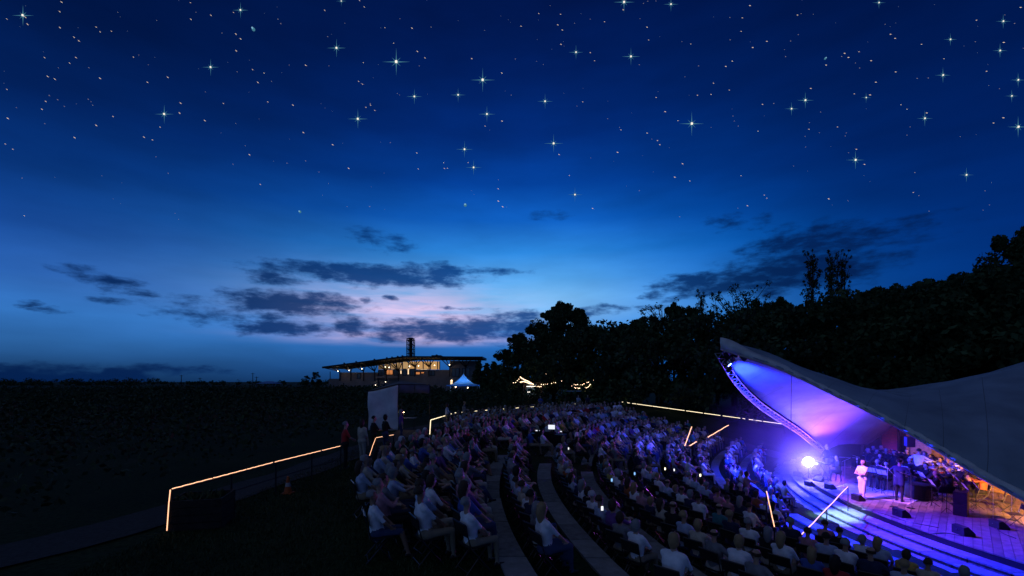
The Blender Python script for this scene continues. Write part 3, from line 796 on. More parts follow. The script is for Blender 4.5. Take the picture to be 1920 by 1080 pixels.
# ------------------------------------------------------------------ figures: one continuous body grown from tapered limbs
SKIN, TOP, LOW, SHOE = 0, 1, 2, 3
def ik(S, T, l1, l2, hint):
    d = T - S; L = min(d.length, (l1 + l2) * .995)
    dn_ = d.normalized(); T = S + dn_ * L
    a = (l1 * l1 - l2 * l2 + L * L) / (2 * L); h = math.sqrt(max(l1 * l1 - a * a, 0))
    n = hint - dn_ * hint.dot(dn_)
    n = n.normalized() if n.length > 1e-5 else dn_.orthogonal().normalized()
    return S + dn_ * a + n * h, T
def figure(sit=True, lean=-6, hands=((.34, .13, .60), (.34, -.13, .60)), turn=0, nod=0, knees=0.0, feet=None, sleeve='short', skirt=False, coat=False, shorts=False, size=1.0, bulk=1.0, elbow=(0, 1, -.6)):
    """capsules (p0, p1, r0, r1, region) of a person facing +x; hands are targets relative to the ground point"""
    cap = []
    hz_ = .50 if sit else .92
    hip = Vector((0, 0, hz_)); la = R(lean)
    up = Vector((math.sin(la), 0, math.cos(la)))
    waist = hip + up * .16; chest = hip + up * .36; neck = hip + up * .55
    b = bulk
    cap += [(hip + Vector((0, .075, 0)), hip + Vector((0, -.075, 0)), .125 * b, .125 * b, LOW)]
    cap += [(hip + up * .06, waist, .128 * b, .125 * b, TOP), (waist + Vector((0, .04, 0)), chest + Vector((0, .07, 0)), .118 * b, .128, TOP), (waist + Vector((0, -.04, 0)), chest + Vector((0, -.07, 0)), .118 * b, .128, TOP)]
    cap += [(chest, chest + up * .09, .13, .10, TOP), (chest + up * .115 + Vector((0, .14, 0)), chest + up * .115 + Vector((0, -.14, 0)), .07, .07, TOP)]
    cap += [(neck - up * .05, neck + up * .07, .052, .05, SKIN)]
    # head
    hc = neck + up * .15 + Vector((.02, 0, .01))
    Rm = Matrix.Rotation(R(turn), 3, 'Z') @ Matrix.Rotation(R(nod), 3, 'Y')
    H = lambda x, y, z: hc + Rm @ Vector((x, y, z))
    cap += [(H(-.015, 0, .035), H(.0, 0, .03), .083, .078, SKIN), (H(.02, 0, -.03), H(.03, 0, -.07), .064, .046, SKIN), (H(.078, 0, .0), H(.094, 0, -.02), .012, .016, SKIN),
            (H(.064, .03, .012), H(.064, -.03, .012), .018, .018, SKIN), (H(.06, .018, -.05), H(.06, -.018, -.05), .016, .016, SKIN), (H(0, .08, .005), H(0, .082, -.02), .018, .013, SKIN), (H(0, -.08, .005), H(0, -.082, -.02), .018, .013, SKIN)]
    # arms
    for s, hd in ((1, hands[0]), (-1, hands[1])):
        S = chest + up * .115 + Vector((0, s * .175, 0)); Tg = Vector(hd)
        E, Tg = ik(S, Tg, .29, .25, Vector((elbow[0], s * elbow[1], elbow[2])))
        cap.append((S, S.lerp(E, .55), .058, .05, TOP)); cap.append((S.lerp(E, .55), E, .046, .041, TOP if sleeve != 'none' else SKIN))
        cap.append((E, Tg, .042, .03, TOP if sleeve == 'long' else SKIN))
        d = (Tg - E).normalized(); sd = Vector((0, -s, 0)); sd = (sd - d * sd.dot(d)).normalized(); nrm = d.cross(sd)
        if nrm.z > 0: nrm = -nrm
        pw = Tg + d * .07; cap.append((Tg + d * .015, pw, .027, .034, SKIN))
        for q in range(4):
            o = sd * (.030 - .020 * q); Lf = (.038, .044, .042, .032)[q]
            k1 = pw + o + d * (.018 + Lf * .6); k2 = k1 + (d * .5 + nrm * .8).normalized() * Lf
            cap.append((pw + o, k1, .0125, .0115, SKIN)); cap.append((k1, k2, .0115, .0095, SKIN))
        cap.append((Tg + d * .03 + sd * .03, Tg + d * .075 + sd * .065, .014, .011, SKIN))
    # legs
    for s in (1, -1):
        hp = hip + Vector((0, s * .09, -.01))
        if sit:
            ft = Vector((.47 + (feet[0] if feet else 0) * (s == 1) + knees, s * .12, .07)); kn = Vector((.43, s * (.13 + .02 * knees), .52))
            if feet and feet[1] and s == 1: kn = Vector((.44, -.02, .60)); ft = Vector((.62, -.13, .30))
        else:
            o = (feet or (0, 0)); ft = Vector((o[0] if s == 1 else o[1], s * .11, .075)); kn = (hp + ft) * .5 + Vector((.03, 0, 0))
        sh = SKIN if shorts else LOW
        cap += [(hp, kn, .088, .062, LOW if not skirt else LOW), (kn, kn.lerp(ft, .45), .06, .055, sh), (kn.lerp(ft, .45), ft, .053, .036, sh), (ft + Vector((-.045, 0, -.03)), ft + Vector((.13, s * .015, -.04)), .038, .032, SHOE)]
    if skirt:
        if sit: cap += [(hip, Vector((.34, 0, .50)), .16, .14, LOW), (Vector((.36, 0, .5)), Vector((.42, 0, .34)), .14, .15, LOW)]
        else: cap += [(hip + Vector((0, 0, .05)), Vector((.0, 0, .55)), .15, .135, LOW), (Vector((.0, 0, .55)), Vector((.0, 0, .32)), .135, .12, LOW)]
    if coat:
        cap += [(hip + Vector((-.02, .05, .1)), Vector((-.03, .09, hz_ - .18)), .13, .11, TOP), (hip + Vector((-.02, -.05, .1)), Vector((-.03, -.09, hz_ - .18)), .13, .11, TOP)]
    return [(p * size, q * size, a * size, c * size, t) for p, q, a, c, t in cap], hc * size, Rm

def cap_mesh(mb, p, q, a, b, n=10):
    d = q - p; L = d.length; d = d / L if L > 1e-6 else Vector((0, 0, 1))
    pts = []; rs = []
    for t in (-90, -60, -30): pts.append(p + d * a * math.sin(R(t))); rs.append(max(a * math.cos(R(t)), a * .05))
    pts.append(p); rs.append(a); pts.append(q); rs.append(b)
    for t in (30, 60, 90): pts.append(q + d * b * math.sin(R(t))); rs.append(max(b * math.cos(R(t)), b * .05))
    mb.tube(pts, rs, n)
def person_mesh(name, caps, voxel=.02, ratio=.22):
    mb = MB()
    for p, q, a, b, t in caps: cap_mesh(mb, p, q, a, b)
    me = mb.mesh(name, [])
    o = bpy.data.objects.new('tmp', me); C.objects.link(o)
    md = o.modifiers.new('r', 'REMESH'); md.mode = 'VOXEL'; md.voxel_size = voxel; md.use_smooth_shade = True
    ms = o.modifiers.new('s', 'SMOOTH'); ms.factor = .5; ms.iterations = 2
    dc = o.modifiers.new('d', 'DECIMATE'); dc.ratio = ratio
    dg = bpy.context.evaluated_depsgraph_get()
    out = bpy.data.meshes.new_from_object(o.evaluated_get(dg)); out.name = name
    bpy.data.objects.remove(o); bpy.data.meshes.remove(me)
    nf = len(out.polygons); cen = np.empty(nf * 3); out.polygons.foreach_get('center', cen); cen = cen.reshape(-1, 3)
    best = np.full(nf, 1e9); reg = np.zeros(nf, int)
    for p, q, a, b, t in caps:
        p = np.array(p); q = np.array(q); d = q - p; LL = max(d @ d, 1e-9)
        s = np.clip(((cen - p) @ d) / LL, 0, 1); dist = np.linalg.norm(cen - (p + s[:, None] * d), axis=1) - (a + (b - a) * s)
        w = dist < best - 1e-4; best[w] = dist[w]; reg[w] = t
    out.materials.clear()
    for _ in range(4): out.materials.append(None)
    out.polygons.foreach_set('material_index', reg.astype(np.int32)); out.polygons.foreach_set('use_smooth', np.ones(nf, bool)); out.update()
    return out
def hair_mesh(name, hc, Rm, style, size=1.0, seed=0):
    rr = random.Random(seed); n, k = 16, 10
    mb = MB(); vs = {}; V = []; Fc = []
    for i in range(k + 1):
        th = PI * i / k
        for j in range(n):
            ph = 2 * PI * j / n
            x = math.sin(th) * math.cos(ph); y = math.sin(th) * math.sin(ph); z = math.cos(th)
            w = 1 + rr.uniform(-.09, .09)
            p = Vector((x * .103 * w - .022, y * .092 * w, z * .100 * w + .034))
            if style == 'long' and z < -.1: p = Vector((min(p.x, .0) * .95 - .03, p.y * 1.05, .04 + z * .30))
            if style == 'bob' and z < 0: p = Vector((p.x * 1.02 - .01, p.y * 1.12, .04 + z * .19))
            V.append(hc + Rm @ (p * size))
    for i in range(k):
        for j in range(n):
            ids = (i * n + j, i * n + (j + 1) % n, (i + 1) * n + (j + 1) % n, (i + 1) * n + j)
            ph = (j + .5) / n * 2 * PI; zc = math.cos(PI * (i + .5) / k); xc = math.sin(PI * (i + .5) / k) * math.cos(ph)
            lim = {'short': -.35, 'bob': -.95, 'long': -.97, 'bald': -.3}[style]
            if style == 'bald' and zc > .45: continue
            if xc > .25 and zc < .62: continue
            if xc > -.05 and zc < (.0 if style != 'short' else .15) and style in ('short', 'bald'): continue
            if zc < lim: continue
            Fc.append(ids)
    mb.add(V, Fc); me = mb.mesh(name, [], True); me.materials.append(None)
    return me
HAIRC = {'grey': (.22, .22, .225), 'white': (.48, .48, .49), 'brown': (.05, .03, .018), 'dark': (.012, .010, .009), 'fair': (.30, .20, .10)}
TOPC = {'white': (.80, .81, .83), 'pale blue': (.42, .50, .64), 'grey': (.20, .20, .21), 'black': (.014, .014, .016), 'navy': (.02, .028, .07), 'purple': (.16, .07, .26), 'red': (.38, .03, .03), 'rust': (.35, .10, .03), 'yellow': (.50, .40, .10), 'green': (.05, .12, .06), 'cream': (.52, .47, .36), 'teal': (.05, .20, .22), 'pink': (.50, .24, .28), 'blue': (.06, .12, .40)}
LOWC = {'khaki': (.26, .21, .14), 'denim': (.04, .06, .13), 'black': (.012, .012, .014), 'cream': (.48, .44, .36)}
def cmat(prefix, table, key): return mat(prefix + '_' + key.replace(' ', '_'), table[key], .85 if prefix != 'hair' else .6, var=.18, vscale=6, bump=.15, bscale=25)
m_skin = [mat('skin_%d' % i, c, .55, var=.08) for i, c in enumerate([(.46, .29, .21), (.40, .24, .16), (.30, .17, .11)])]
m_shoe = mat('shoe_leather', (.02, .018, .016), .5)
SEATED = []
for i, (kw, st) in enumerate([
        (dict(), 'short'), (dict(lean=-10, turn=14, hands=((.30, .05, .58), (.30, -.03, .62))), 'short'), (dict(lean=4, nod=6, hands=((.40, .1, .62), (.38, -.1, .60))), 'bob'),
        (dict(lean=-8, turn=-18, feet=(0, True), hands=((.36, .06, .66), (.30, -.16, .60))), 'long'), (dict(lean=-12, hands=((.22, -.06, .80), (.22, .06, .84)), sleeve='long'), 'short'),
        (dict(lean=-5, turn=22, hands=((.36, .2, .56), (.2, -.3, .62)), bulk=1.14), 'bald'), (dict(lean=0, hands=((.42, .03, .86), (.42, -.03, .86)), nod=4), 'bob'),
        (dict(lean=-9, turn=-8, knees=.1, shorts=True, hands=((.30, .14, .58), (.28, -.14, .58)), bulk=1.08), 'short'), (dict(lean=-6, skirt=True, turn=8), 'long'), (dict(lean=-3, size=.95, nod=10, hands=((.34, .08, .64), (.34, -.08, .64))), 'bob')]):
    caps, hc, Rm = figure(**kw)
    SEATED.append((person_mesh('seated_body_%d' % i, caps, .02, .16), hair_mesh('seated_hair_%d' % i, hc, Rm, st, kw.get('size', 1), i), st, hc))
def dress_person(root, body, hair, skin, top, low, hairc, name_hair='hair'):
    ob = root
    for i, m in enumerate((m_skin[skin], cmat('top', TOPC, top), cmat('low', LOWC, low), m_shoe)):
        ob.material_slots[i].link = 'OBJECT'; ob.material_slots[i].material = m
    h = inst(hair, name_hair, ob)
    h.material_slots[0].link = 'OBJECT'; h.material_slots[0].material = cmat('hair', HAIRC, hairc)
    return ob

# ------------------------------------------------------------------ folding chair
m_chair = mat('chair_plastic', (.015, .015, .017), .4)
m_chrome = mat('chair_tube', (.10, .10, .11), .3, .9)
def chair_mesh():
    mb = MB()
    mb.box((.05, 0, .445), (.40, .42, .025), mi=0)
    mb.box((-.20, 0, .74), (.025, .42, .20), mi=0, mtx=Matrix.Rotation(R(-10), 3, 'Y'))
    for s in (1, -1):
        mb.tube([(-.24, s * .215, .86), (-.13, s * .215, .45), (.24, s * .215, .01)], .012, 5, 1)
        mb.tube([(.20, s * .195, .44), (-.20, s * .195, .01)], .011, 5, 1)
    mb.tube([(.21, .215, .05), (.21, -.215, .05)], .009, 5, 1); mb.tube([(-.17, .195, .05), (-.17, -.195, .05)], .009, 5, 1)
    mb.tube([(-.24, .215, .86), (-.24, -.215, .86)], .012, 5, 1)
    return mb.mesh('folding_chair', [m_chair, m_chrome])
CHAIR = chair_mesh()

# ------------------------------------------------------------------ where the audience sits
FOCUS = Vector((19.0, 20.5, 0))
seats = []
FOHX, FOHY = 1.9, 24.2
r4 = random.Random(21)
def keep(x, y):
    if abs(x - FOHX) < 1.9 and abs(y - FOHY) < 1.7: return False
    return True
def in_frame(x, y, z, m=40):
    if y < 4: return False
    px = 960 + F * x / y; py = HZ + F * (CAMZ - z) / y
    return -m < px < 1920 + m and py < 1080 + 40
for k in range(NT):
    gzr = -STEP * (k + 1)
    for side in (0, 1):
        y0, y1 = (max(7.2, F * (CAMZ - gzr - 1.2) / (282 + 20 * min(k, 4))), AISLE0 - .5) if side == 0 else (AISLE1 + .5, far_limit(k) - .3)
        # the diagonal stair with its two hand rails cuts through the near rows
        ys_ = []
        y = y1 if side == 0 else y0; n = 0
        while (y > y0 if side == 0 else y < y1):
            n += 1; ys_.append((y, n)); y += (-1 if side == 0 else 1) * (.57 if side == 0 else .60)
        for y, n in ys_:
            for off in ((.46,) if side == 0 else (.55, 1.18) if k < 5 else (.60,)):
                if r4.random() < ((.11 if side == 0 else .08) if off < .7 else .35): continue
                yy = y + r4.uniform(-.06, .06); x = float(kcurve(k, yy)) + off + r4.uniform(-.05, .05)
                if side == 0 and 5 <= k <= 7 and abs((x - 9.6) - (yy - 15.2) * .72) < .75: continue
                if abs(yy - 14.0) < 1.6 and abs(x - (7.5 + (yy - 13.0) * .45)) < .55: continue
                if side == 0 and (k == 7 or (k == 6 and yy < 16.2)): continue
                if keep(x, yy) and in_frame(x, yy, gzr + 1.3):
                    seats.append((x, yy, gzr, ('t', NT - k, side, n, off > 1.0)))
# rows of chairs on the upper lawn
for q, x0 in enumerate((-1.3, -2.12, -2.94, -3.7, -4.9, -6.1, -7.3)):
    y = 7.2 + .25 * q; n = 0
    while y < 50:
        y += .57
        yy = y + r4.uniform(-.08, .08); x = x0 + (yy - 14.4) ** 2 / 68 + r4.uniform(-.06, .06)
        n += 1
        if q >= 3 and yy < (10.5 if q == 3 else 24 + (q - 4) * 3): continue
        # inside the back rail
        t = (yy - 31.7) / (50 - 31.7); lim = -5.3 + max(0, t) * 13.8 + .6
        if x < lim or fard(x, yy) > -.4: continue
        if AISLE0 + .1 < yy < AISLE1 - .2 and q < 2: continue
        if r4.random() < .07 or not keep(x, yy): continue
        seats.append((x, yy, 0.0, ('l', q + 1, 0, n, False)))
seats.sort(key=lambda s: s[1])
NIND = 298
tops_w = ['white'] * 10 + ['pale blue'] * 7 + ['grey'] * 5 + ['black'] * 6 + ['navy'] * 4 + ['purple'] * 3 + ['red'] * 1 + ['rust'] * 1 + ['yellow'] * 1 + ['green'] * 1 + ['cream'] * 4 + ['teal'] * 2 + ['pink'] * 2 + ['blue'] * 2
hair_w = ['grey'] * 5 + ['white'] * 2 + ['brown'] * 5 + ['dark'] * 3 + ['fair'] * 3
low_w = ['khaki'] * 4 + ['denim'] * 4 + ['black'] * 3 + ['cream'] * 1
crowd = []
for i, (x, y, z, info) in enumerate(seats):
    ang = math.atan2(FOCUS.y - y, FOCUS.x - x) + r4.uniform(-.16, .16)
    vi = r4.randrange(len(SEATED)); body, hair, st, hc = SEATED[vi]
    top = r4.choice(tops_w); hcol = r4.choice(hair_w); low = r4.choice(low_w); sk = r4.choice([0, 0, 0, 1, 1, 2])
    sc = r4.uniform(.94, 1.05)
    if i < NIND:
        kind_, row, side, n, second = info
        if kind_ == 't':
            where = '%s row from stage, %s %s %s aisle' % (ORD[row], ORD[n], 'extra seat' if second else 'seat', 'nearer than' if side == 0 else 'beyond')
        else:
            where = '%s lawn row, %s seat from its near end' % (ORD[row], ORD[n])
        # hair word and top word first, then the place
        p = inst(body, 'person', None, (x, y, z), ang, sc)
        dress_person(p, body, hair, sk, top, low, hcol)
        tag(p, '%s-haired sitter in %s top, %s' % (hcol, top, where), 'person', 'seated audience')
        ch = inst(CHAIR, 'folding_chair', None, (x, y, z), ang)
        tag(ch, 'black folding chair, ' + where, 'chair', 'folding chairs of the audience')
    else:
        crowd.append((x, y, z, ang, vi, sk, top, low, hcol, sc))
# the rest of the audience, too far and too many to count: one mass
cm_list = []; cm_idx = {}
def cmi(m):
    if m.name not in cm_idx: cm_idx[m.name] = len(cm_list); cm_list.append(m)
    return cm_idx[m.name]
low_cache = {}
def low_poly(vi):
    if vi not in low_cache:
        out = []
        for me, ratio in ((SEATED[vi][0], .28), (SEATED[vi][1], 1.0)):
            o = bpy.data.objects.new('tmp', me); C.objects.link(o)
            if ratio < 1:
                dc = o.modifiers.new('d', 'DECIMATE'); dc.ratio = ratio
            tm = o.modifiers.new('t', 'TRIANGULATE')
            mm = bpy.data.meshes.new_from_object(o.evaluated_get(bpy.context.evaluated_depsgraph_get()))
            v = np.empty(len(mm.vertices) * 3); mm.vertices.foreach_get('co', v)
            f = np.empty(len(mm.polygons) * 3, int); mm.polygons.foreach_get('vertices', f) if False else None
            f = np.array([tuple(p.vertices) for p in mm.polygons]); mi = np.array([p.material_index for p in mm.polygons])
            out.append((v.reshape(-1, 3), f, mi)); bpy.data.objects.remove(o); bpy.data.meshes.remove(mm)
        low_cache[vi] = out
    return low_cache[vi]
cv, cf, cm = [], [], []; off = 0
for (x, y, z, ang, vi, sk, top, low, hcol, sc) in crowd:
    (bv, bf, bm), (hv_, hf_, hm_) = low_poly(vi)
    rot = np.array([[math.cos(ang), -math.sin(ang), 0], [math.sin(ang), math.cos(ang), 0], [0, 0, 1]])
    lut = np.array([cmi(m_skin[sk]), cmi(cmat('top', TOPC, top)), cmi(cmat('low', LOWC, low)), cmi(m_shoe)])
    cv.append(bv * sc @ rot.T + (x, y, z)); cf.append(bf + off); cm.append(lut[bm]); off += len(bv)
    cv.append(hv_ * sc @ rot.T + (x, y, z)); cf.append(hf_ + off); cm.append(np.full(len(hf_), cmi(cmat('hair', HAIRC, hcol)))); off += len(hv_)
print('seats', len(seats), 'crowd', len(crowd))
if crowd:
    co_ = npmesh('distant_audience', np.vstack(cv), np.vstack(cf), cm_list, None, np.concatenate(cm), smooth=True)
    tag(co_, 'dense mass of seated listeners filling the far rows of the bowl', 'crowd', kind='stuff')
# ------------------------------------------------------------------ rails with light rope
m_post = mat('dark_post', (.03, .03, .032), .5, .3)
m_rope = mat('light_rope', (.5, .4, .3), .4, emit=(1.0, .50, .27), estr=1.9)
m_ropew = mat('light_rope_white', (.5, .5, .4), .4, emit=(1.0, .82, .50), estr=1.6, sample=False)
def railing(label, pts, rope, h=.88, every=1.6, drop0=False, drop1=False, rr=.010, lean=.02, m=None, zf=None):
    """posts, a hand rail and a glowing rope that runs along it; pts are points of the rail"""
    root = empty('railing', (pts[0][0], pts[0][1], pts[0][2] - h), label=label, cat='railing', group='railings with glowing rope')
    o = Vector(root.location); P = [Vector(p) - o for p in pts]
    line = []
    for a, b in zip(P, P[1:]):
        n = max(1, int((b - a).length / every))
        for i in range(n): line.append(a.lerp(b, i / n))
    line.append(P[-1])
    for p in line:
        MB().tube([(p.x, p.y, p.z - h), (p.x, p.y, p.z)], .024, 6).build('post', m_post, root)
    MB().tube([p - Vector((0, 0, .02)) for p in P], .02, 6).build('hand_rail', m_post, root)
    lo = [p - Vector((0, 0, h * .5)) for p in P]
    MB().tube(lo, .012, 5).build('mid_rail', m_post, root)
    for (t0, t1) in rope:
        pts_ = []; n = 10
        L = [0]
        for a, b in zip(P, P[1:]): L.append(L[-1] + (b - a).length)
        for q in range(n + 1):
            s = (t0 + (t1 - t0) * q / n) * L[-1]
            for i in range(len(P) - 1):
                if s <= L[i + 1] + 1e-6:
                    p = P[i].lerp(P[i + 1], (s - L[i]) / (L[i + 1] - L[i])); break
            pts_.append(p + Vector((0, 0, .02 + .004 * math.sin(q * 2.4 + t0 * 9))))
        MB().tube(pts_, rr, 6).build('light_rope', m or m_rope, root, smooth=True)
    for fl_, p in ((drop0, P[0]), (drop1, P[-1])):
        if fl_: MB().tube([p + Vector((-.01, -.03, .01)), p + Vector((-lean * .4 - .02, -.05, -.3)), p + Vector((-lean - .04, -.06, -h + .03))], rr, 6).build('light_rope', m or m_rope, root, smooth=True)
    return root
def dashes(n, duty=.9, seed=1):
    q = random.Random(seed); return [(i / n + q.uniform(0, .02) / n, (i + duty + q.uniform(-.06, .06)) / n) for i in range(n)]
railing('longest glowing rail, running back along the gravel path at the left', [(-7.25, 9.7, .90), (-6.75, 13.0, .90), (-6.1, 16.2, .90)], dashes(6, .97, 3), drop0=True)
railing('short glowing rail ending in a bent post beside the standing people', [(-5.55, 18.6, .90), (-5.1, 19.6, .90)], [(0, .35), (.75, 1)], drop0=True, lean=.26)
pr = on(808, 788, .86); 
railing('glowing rail behind the back rows, bent down at its left end', [pr, Vector((-4.3, 34.0, .86)), Vector((-2.6, 36.6, .86)), Vector((1.6, 42.0, .86)), Vector((8.2, 50.0, .86))],
        [(0, .10), (.11, .2), (.235, .255), (.27, .28), (.33, .345), (.37, .40), (.45, .47), (.53, .55), (.62, .64), (.70, .735), (.80, .82), (.9, .91)], drop0=True, rr=.026, m=m_ropew)
a0 = at(1166, 754, 54.0); a1 = at(1472, 796, 43.5)
mids = [a0.lerp(a1, t) for t in (0, .25, .5, .75, 1)]
for p in mids: p.z = CAMZ - (p.y * ((754 + 42 * ((960 + F * p.x / p.y) - 1166) / 306) - HZ)) / F
railing('long white glowing rail above the far path, running down towards the stage', mids, dashes(9, .93, 5), rr=.032, every=2.2, m=m_ropew)
def aisle_rail(label, p, q, rr=.026):
    p = Vector(p); q = Vector(q); g = min(.95, .95)
    root = empty('aisle_handrail', (p.x, p.y, gz1(p.x, p.y)), label=label, cat='handrail', group='glowing aisle handrails')
    o = Vector(root.location)
    for s in (0, .5, 1):
        c = p.lerp(q, s); zg = max(gz1(c.x, c.y), FLOOR)
        if s == 1 and c.x > deck_front(c.y): zg = DECK
        MB().tube([Vector((c.x, c.y, min(zg, c.z - .3))) - o, c - o], .02, 6).build('post', m_post, root)
    MB().tube([p - o - Vector((0, 0, .03)), q - o - Vector((0, 0, .03))], .02, 6).build('hand_rail', m_post, root)
    pts = [p.lerp(q, i / 8) - o + Vector((0, 0, .015 * math.sin(i * 2.2))) for i in range(9)]
    MB().tube(pts, rr, 6).build('light_rope', m_rope, root, smooth=True)
aisle_rail('glowing handrail slanting up from the front rows across the stage steps', at(1493, 1013, 14.3), at(1590, 912, 20.6), .016)
aisle_rail('steep glowing handrail in the near seats left of the stage steps', at(1452, 988, 13.0), at(1437, 920, 15.0), .014)
aisle_rail('upright glowing handrail in the far seats', at(1284, 836, 29.0), at(1297, 800, 31.0), .03)
aisle_rail('shortest glowing handrail, low among the far seats', at(1293, 836, 29.2), at(1306, 828, 30.0), .03)
aisle_rail('slanting glowing handrail at the far end of the seats', at(1327, 820, 32.0), at(1366, 797, 35.0), .03)

# ------------------------------------------------------------------ canvas booth at the left of the seats
m_canvas2 = mat('dark_canvas', (.16, .15, .15), .9, var=.2, vscale=1.6)
m_canvas = mat('grey_canvas', (.74, .72, .72), .9, var=.14, vscale=1.6, bump=.5, bscale=4.0)
bo = on(718, 808, 0.0)
booth = empty('canvas_booth', (bo.x, bo.y, 0), label='canvas-sided booth with a tall pale side sheet behind the lawn rows', cat='booth')
w, h0, h1 = 1.95, 2.55, 3.0
cvv = []; n = 14; mm = 14
for j in range(mm + 1):
    for i in range(n + 1):
        s = i / n; t = j / mm; top = h0 + (h1 - h0) * s ** 1.3
        x = -w / 2 + w * s; z = .05 + (top - .05) * t
        y = .05 * math.sin(s * 9 + t * 5) * (1 - .4 * t) + .03 * math.sin(s * 4 - t * 11)
        cvv.append((x + .02 * math.sin(t * 7), y, z))
cff = [(j * (n + 1) + i, j * (n + 1) + i + 1, (j + 1) * (n + 1) + i + 1, (j + 1) * (n + 1) + i) for j in range(mm) for i in range(n)]
so_ = npmesh('side_sheet', np.array(cvv), np.array(cff), m_canvas, booth, smooth=True)
so_.modifiers.new('thick', 'SOLIDIFY').thickness = .012
for (x, y, hh) in ((-.99, .06, 2.6), (.99, .06, 3.06), (2.8, 1.4, 3.0), (.6, 2.6, 2.7)):
    MB().tube([(x, y, 0), (x, y, hh)], .028, 6).build('pole', m_post, booth)
for a, b in (((.99, .06, 3.05), (2.8, 1.4, 3.0)), ((2.8, 1.4, 3.0), (.6, 2.6, 2.7)), ((-.99, .06, 2.58), (.99, .06, 3.05)), ((-.99, .06, 2.58), (.6, 2.6, 2.7))):
    MB().tube([a, b], .022, 6).build('roof_bar', m_post, booth)
for s0, s1 in ((.02, .50), (.52, .98)):
    q = []
    for i in range(9):
        s = s0 + (s1 - s0) * i / 8; p = Vector((.99, .06, 3.02)).lerp(Vector((2.8, 1.4, 2.97)), s)
        q += [(p.x, p.y, p.z), (p.x + .02 * math.sin(i), p.y, p.z - .55 + .03 * math.sin(i * 1.7))]
    npmesh('valance_panel', np.array(q), np.array([(2 * i, 2 * i + 1, 2 * i + 3, 2 * i + 2) for i in range(8)]), m_canvas2, booth, smooth=True).modifiers.new('t', 'SOLIDIFY').thickness = .01
rf = MB(); rf.add([(-.99, .06, 2.62), (.99, .06, 3.08), (2.8, 1.4, 3.03), (.6, 2.6, 2.74), (.9, 1.1, 3.25)], [(0, 1, 4), (1, 2, 4), (2, 3, 4), (3, 0, 4)])
rf.build('roof_sheet', m_canvas2, booth).modifiers.new('t', 'SOLIDIFY').thickness = .01
# lit desk lamp inside
tbl = empty('booth_table', (bo.x + 1.35, bo.y + .9, 0), label='small trestle table with a lit lamp beside the canvas booth', cat='table')
MB().box((0, 0, .76), (1.2, .6, .04)).build('table_top', m_post, tbl)
for x in (-.5, .5):
    for y in (-.22, .22): MB().tube([(x, y, 0), (x, y, .75)], .018, 6).build('leg', m_post, tbl)
m_bulb = mat('warm_bulb', (.5, .4, .3), .4, emit=(1.0, .62, .30), estr=14.0, sample=False)
lampo = empty('table_lamp', (bo.x + 1.15, bo.y + .8, .78), label='lit warm lamp on the table inside the canvas booth', cat='lamp')
MB().lathe([(.09, 0), (.09, .02), (.015, .03), (.012, .34), (.02, .36)], 10).build('stem', m_post, lampo)
MB().lathe([(.03, .58), (.12, .42), (.11, .40), (.05, .46)], 12).build('lamp_shade', m_post, lampo)
MB().ball((0, 0, .41), .06).build('bulb', m_bulb, lampo)
ld = bpy.data.lights.new('lamp_light', 'POINT'); ld.energy = 14; ld.color = (1, .6, .3); ld.shadow_soft_size = .05
lo = bpy.data.objects.new('lamp_light', ld); C.objects.link(lo); lo.parent = lampo; lo.location = (0, 0, .30)

# ------------------------------------------------------------------ mixing desk among the seats
m_screen = mat('lit_screen', (.1, .1, .1), .3, emit=(.82, .86, 1.0), estr=1.1)
fz = gz1(FOHX, FOHY)
foh = empty('mixing_desk', (FOHX, FOHY, fz), rz=-.35, label='black mixing desk with a glowing white screen among the seats', cat='desk')
MB().box((0, 0, .78), (1.9, .75, .05)).build('table_top', m_black, foh)
for x in (-.85, .85):
    for y in (-.3, .3): MB().box((x, y, .38), (.05, .05, .76)).build('leg', m_black, foh)
MB().box((0, -.2, .45), (1.85, .03, .62)).build('front_cloth', m_black, foh)
MB().box((-.15, .0, .86), (1.1, .6, .10), mtx=Matrix.Rotation(R(-8), 3, 'X')).build('console', m_dark, foh)
mon = MB(); mon.box((.2, .05, 1.16), (.40, .03, .27)); mo = mon.build('monitor', m_black, foh)
MB().box((.2, .03, 1.16), (.36, .012, .23)).build('screen', m_screen, mo)
MB().tube([(.2, .07, .82), (.2, .07, 1.05)], .02, 6).build('monitor_stand', m_black, foh)
for x, e in ((-.62, .10), (-.42, .07), (.72, .09)):
    MB().box((x, .0, .95), (e * 1.1, .02, e * .5)).build('meter_panel', m_screen, foh)

# ------------------------------------------------------------------ odd things on the lawn
m_cone = mat('orange_plastic', (.45, .10, .02), .6, var=.2); m_white = mat('white_band', (.40, .38, .36), .6)
cp = on(540, 925, 0)
cone = empty('traffic_cone', (cp.x, cp.y, 0), label='orange traffic cone on the dark grass by the left rail', cat='cone')
MB().box((0, 0, .02), (.38, .38, .04)).build('base', m_cone, cone)
MB().lathe([(.15, .04), (.10, .26)], 14).build('cone_body', m_cone, cone)
MB().lathe([(.102, .26), (.075, .40)], 14).build('reflective_band', m_white, cone)
MB().lathe([(.075, .40), (.035, .62), (.03, .63)], 14).build('cone_tip', m_cone, cone); cone.scale = (.75, .75, .78)
m_wood = mat('dark_timber', (.022, .019, .016), .85, var=.4, vscale=6, bump=.5)
cb = on(362, 992, 0)
crate = empty('planter_box', (cb.x, cb.y + .3, 0), rz=.25, label='dark slatted box with a ragged top beside the near end of the left rail', cat='box')
for i in range(4):
    z = .09 + i * .165
    for s in (-1, 1):
        MB().box((0, s * .42, z), (1.05, .04, .15)).build('slat', m_wood, crate); MB().box((s * .5, 0, z), (.04, .80, .15)).build('slat', m_wood, crate)
for a in (-1, 1):
    for b in (-1, 1): MB().box((a * .46, b * .37, .33), (.06, .06, .64)).build('corner_post', m_wood, crate)
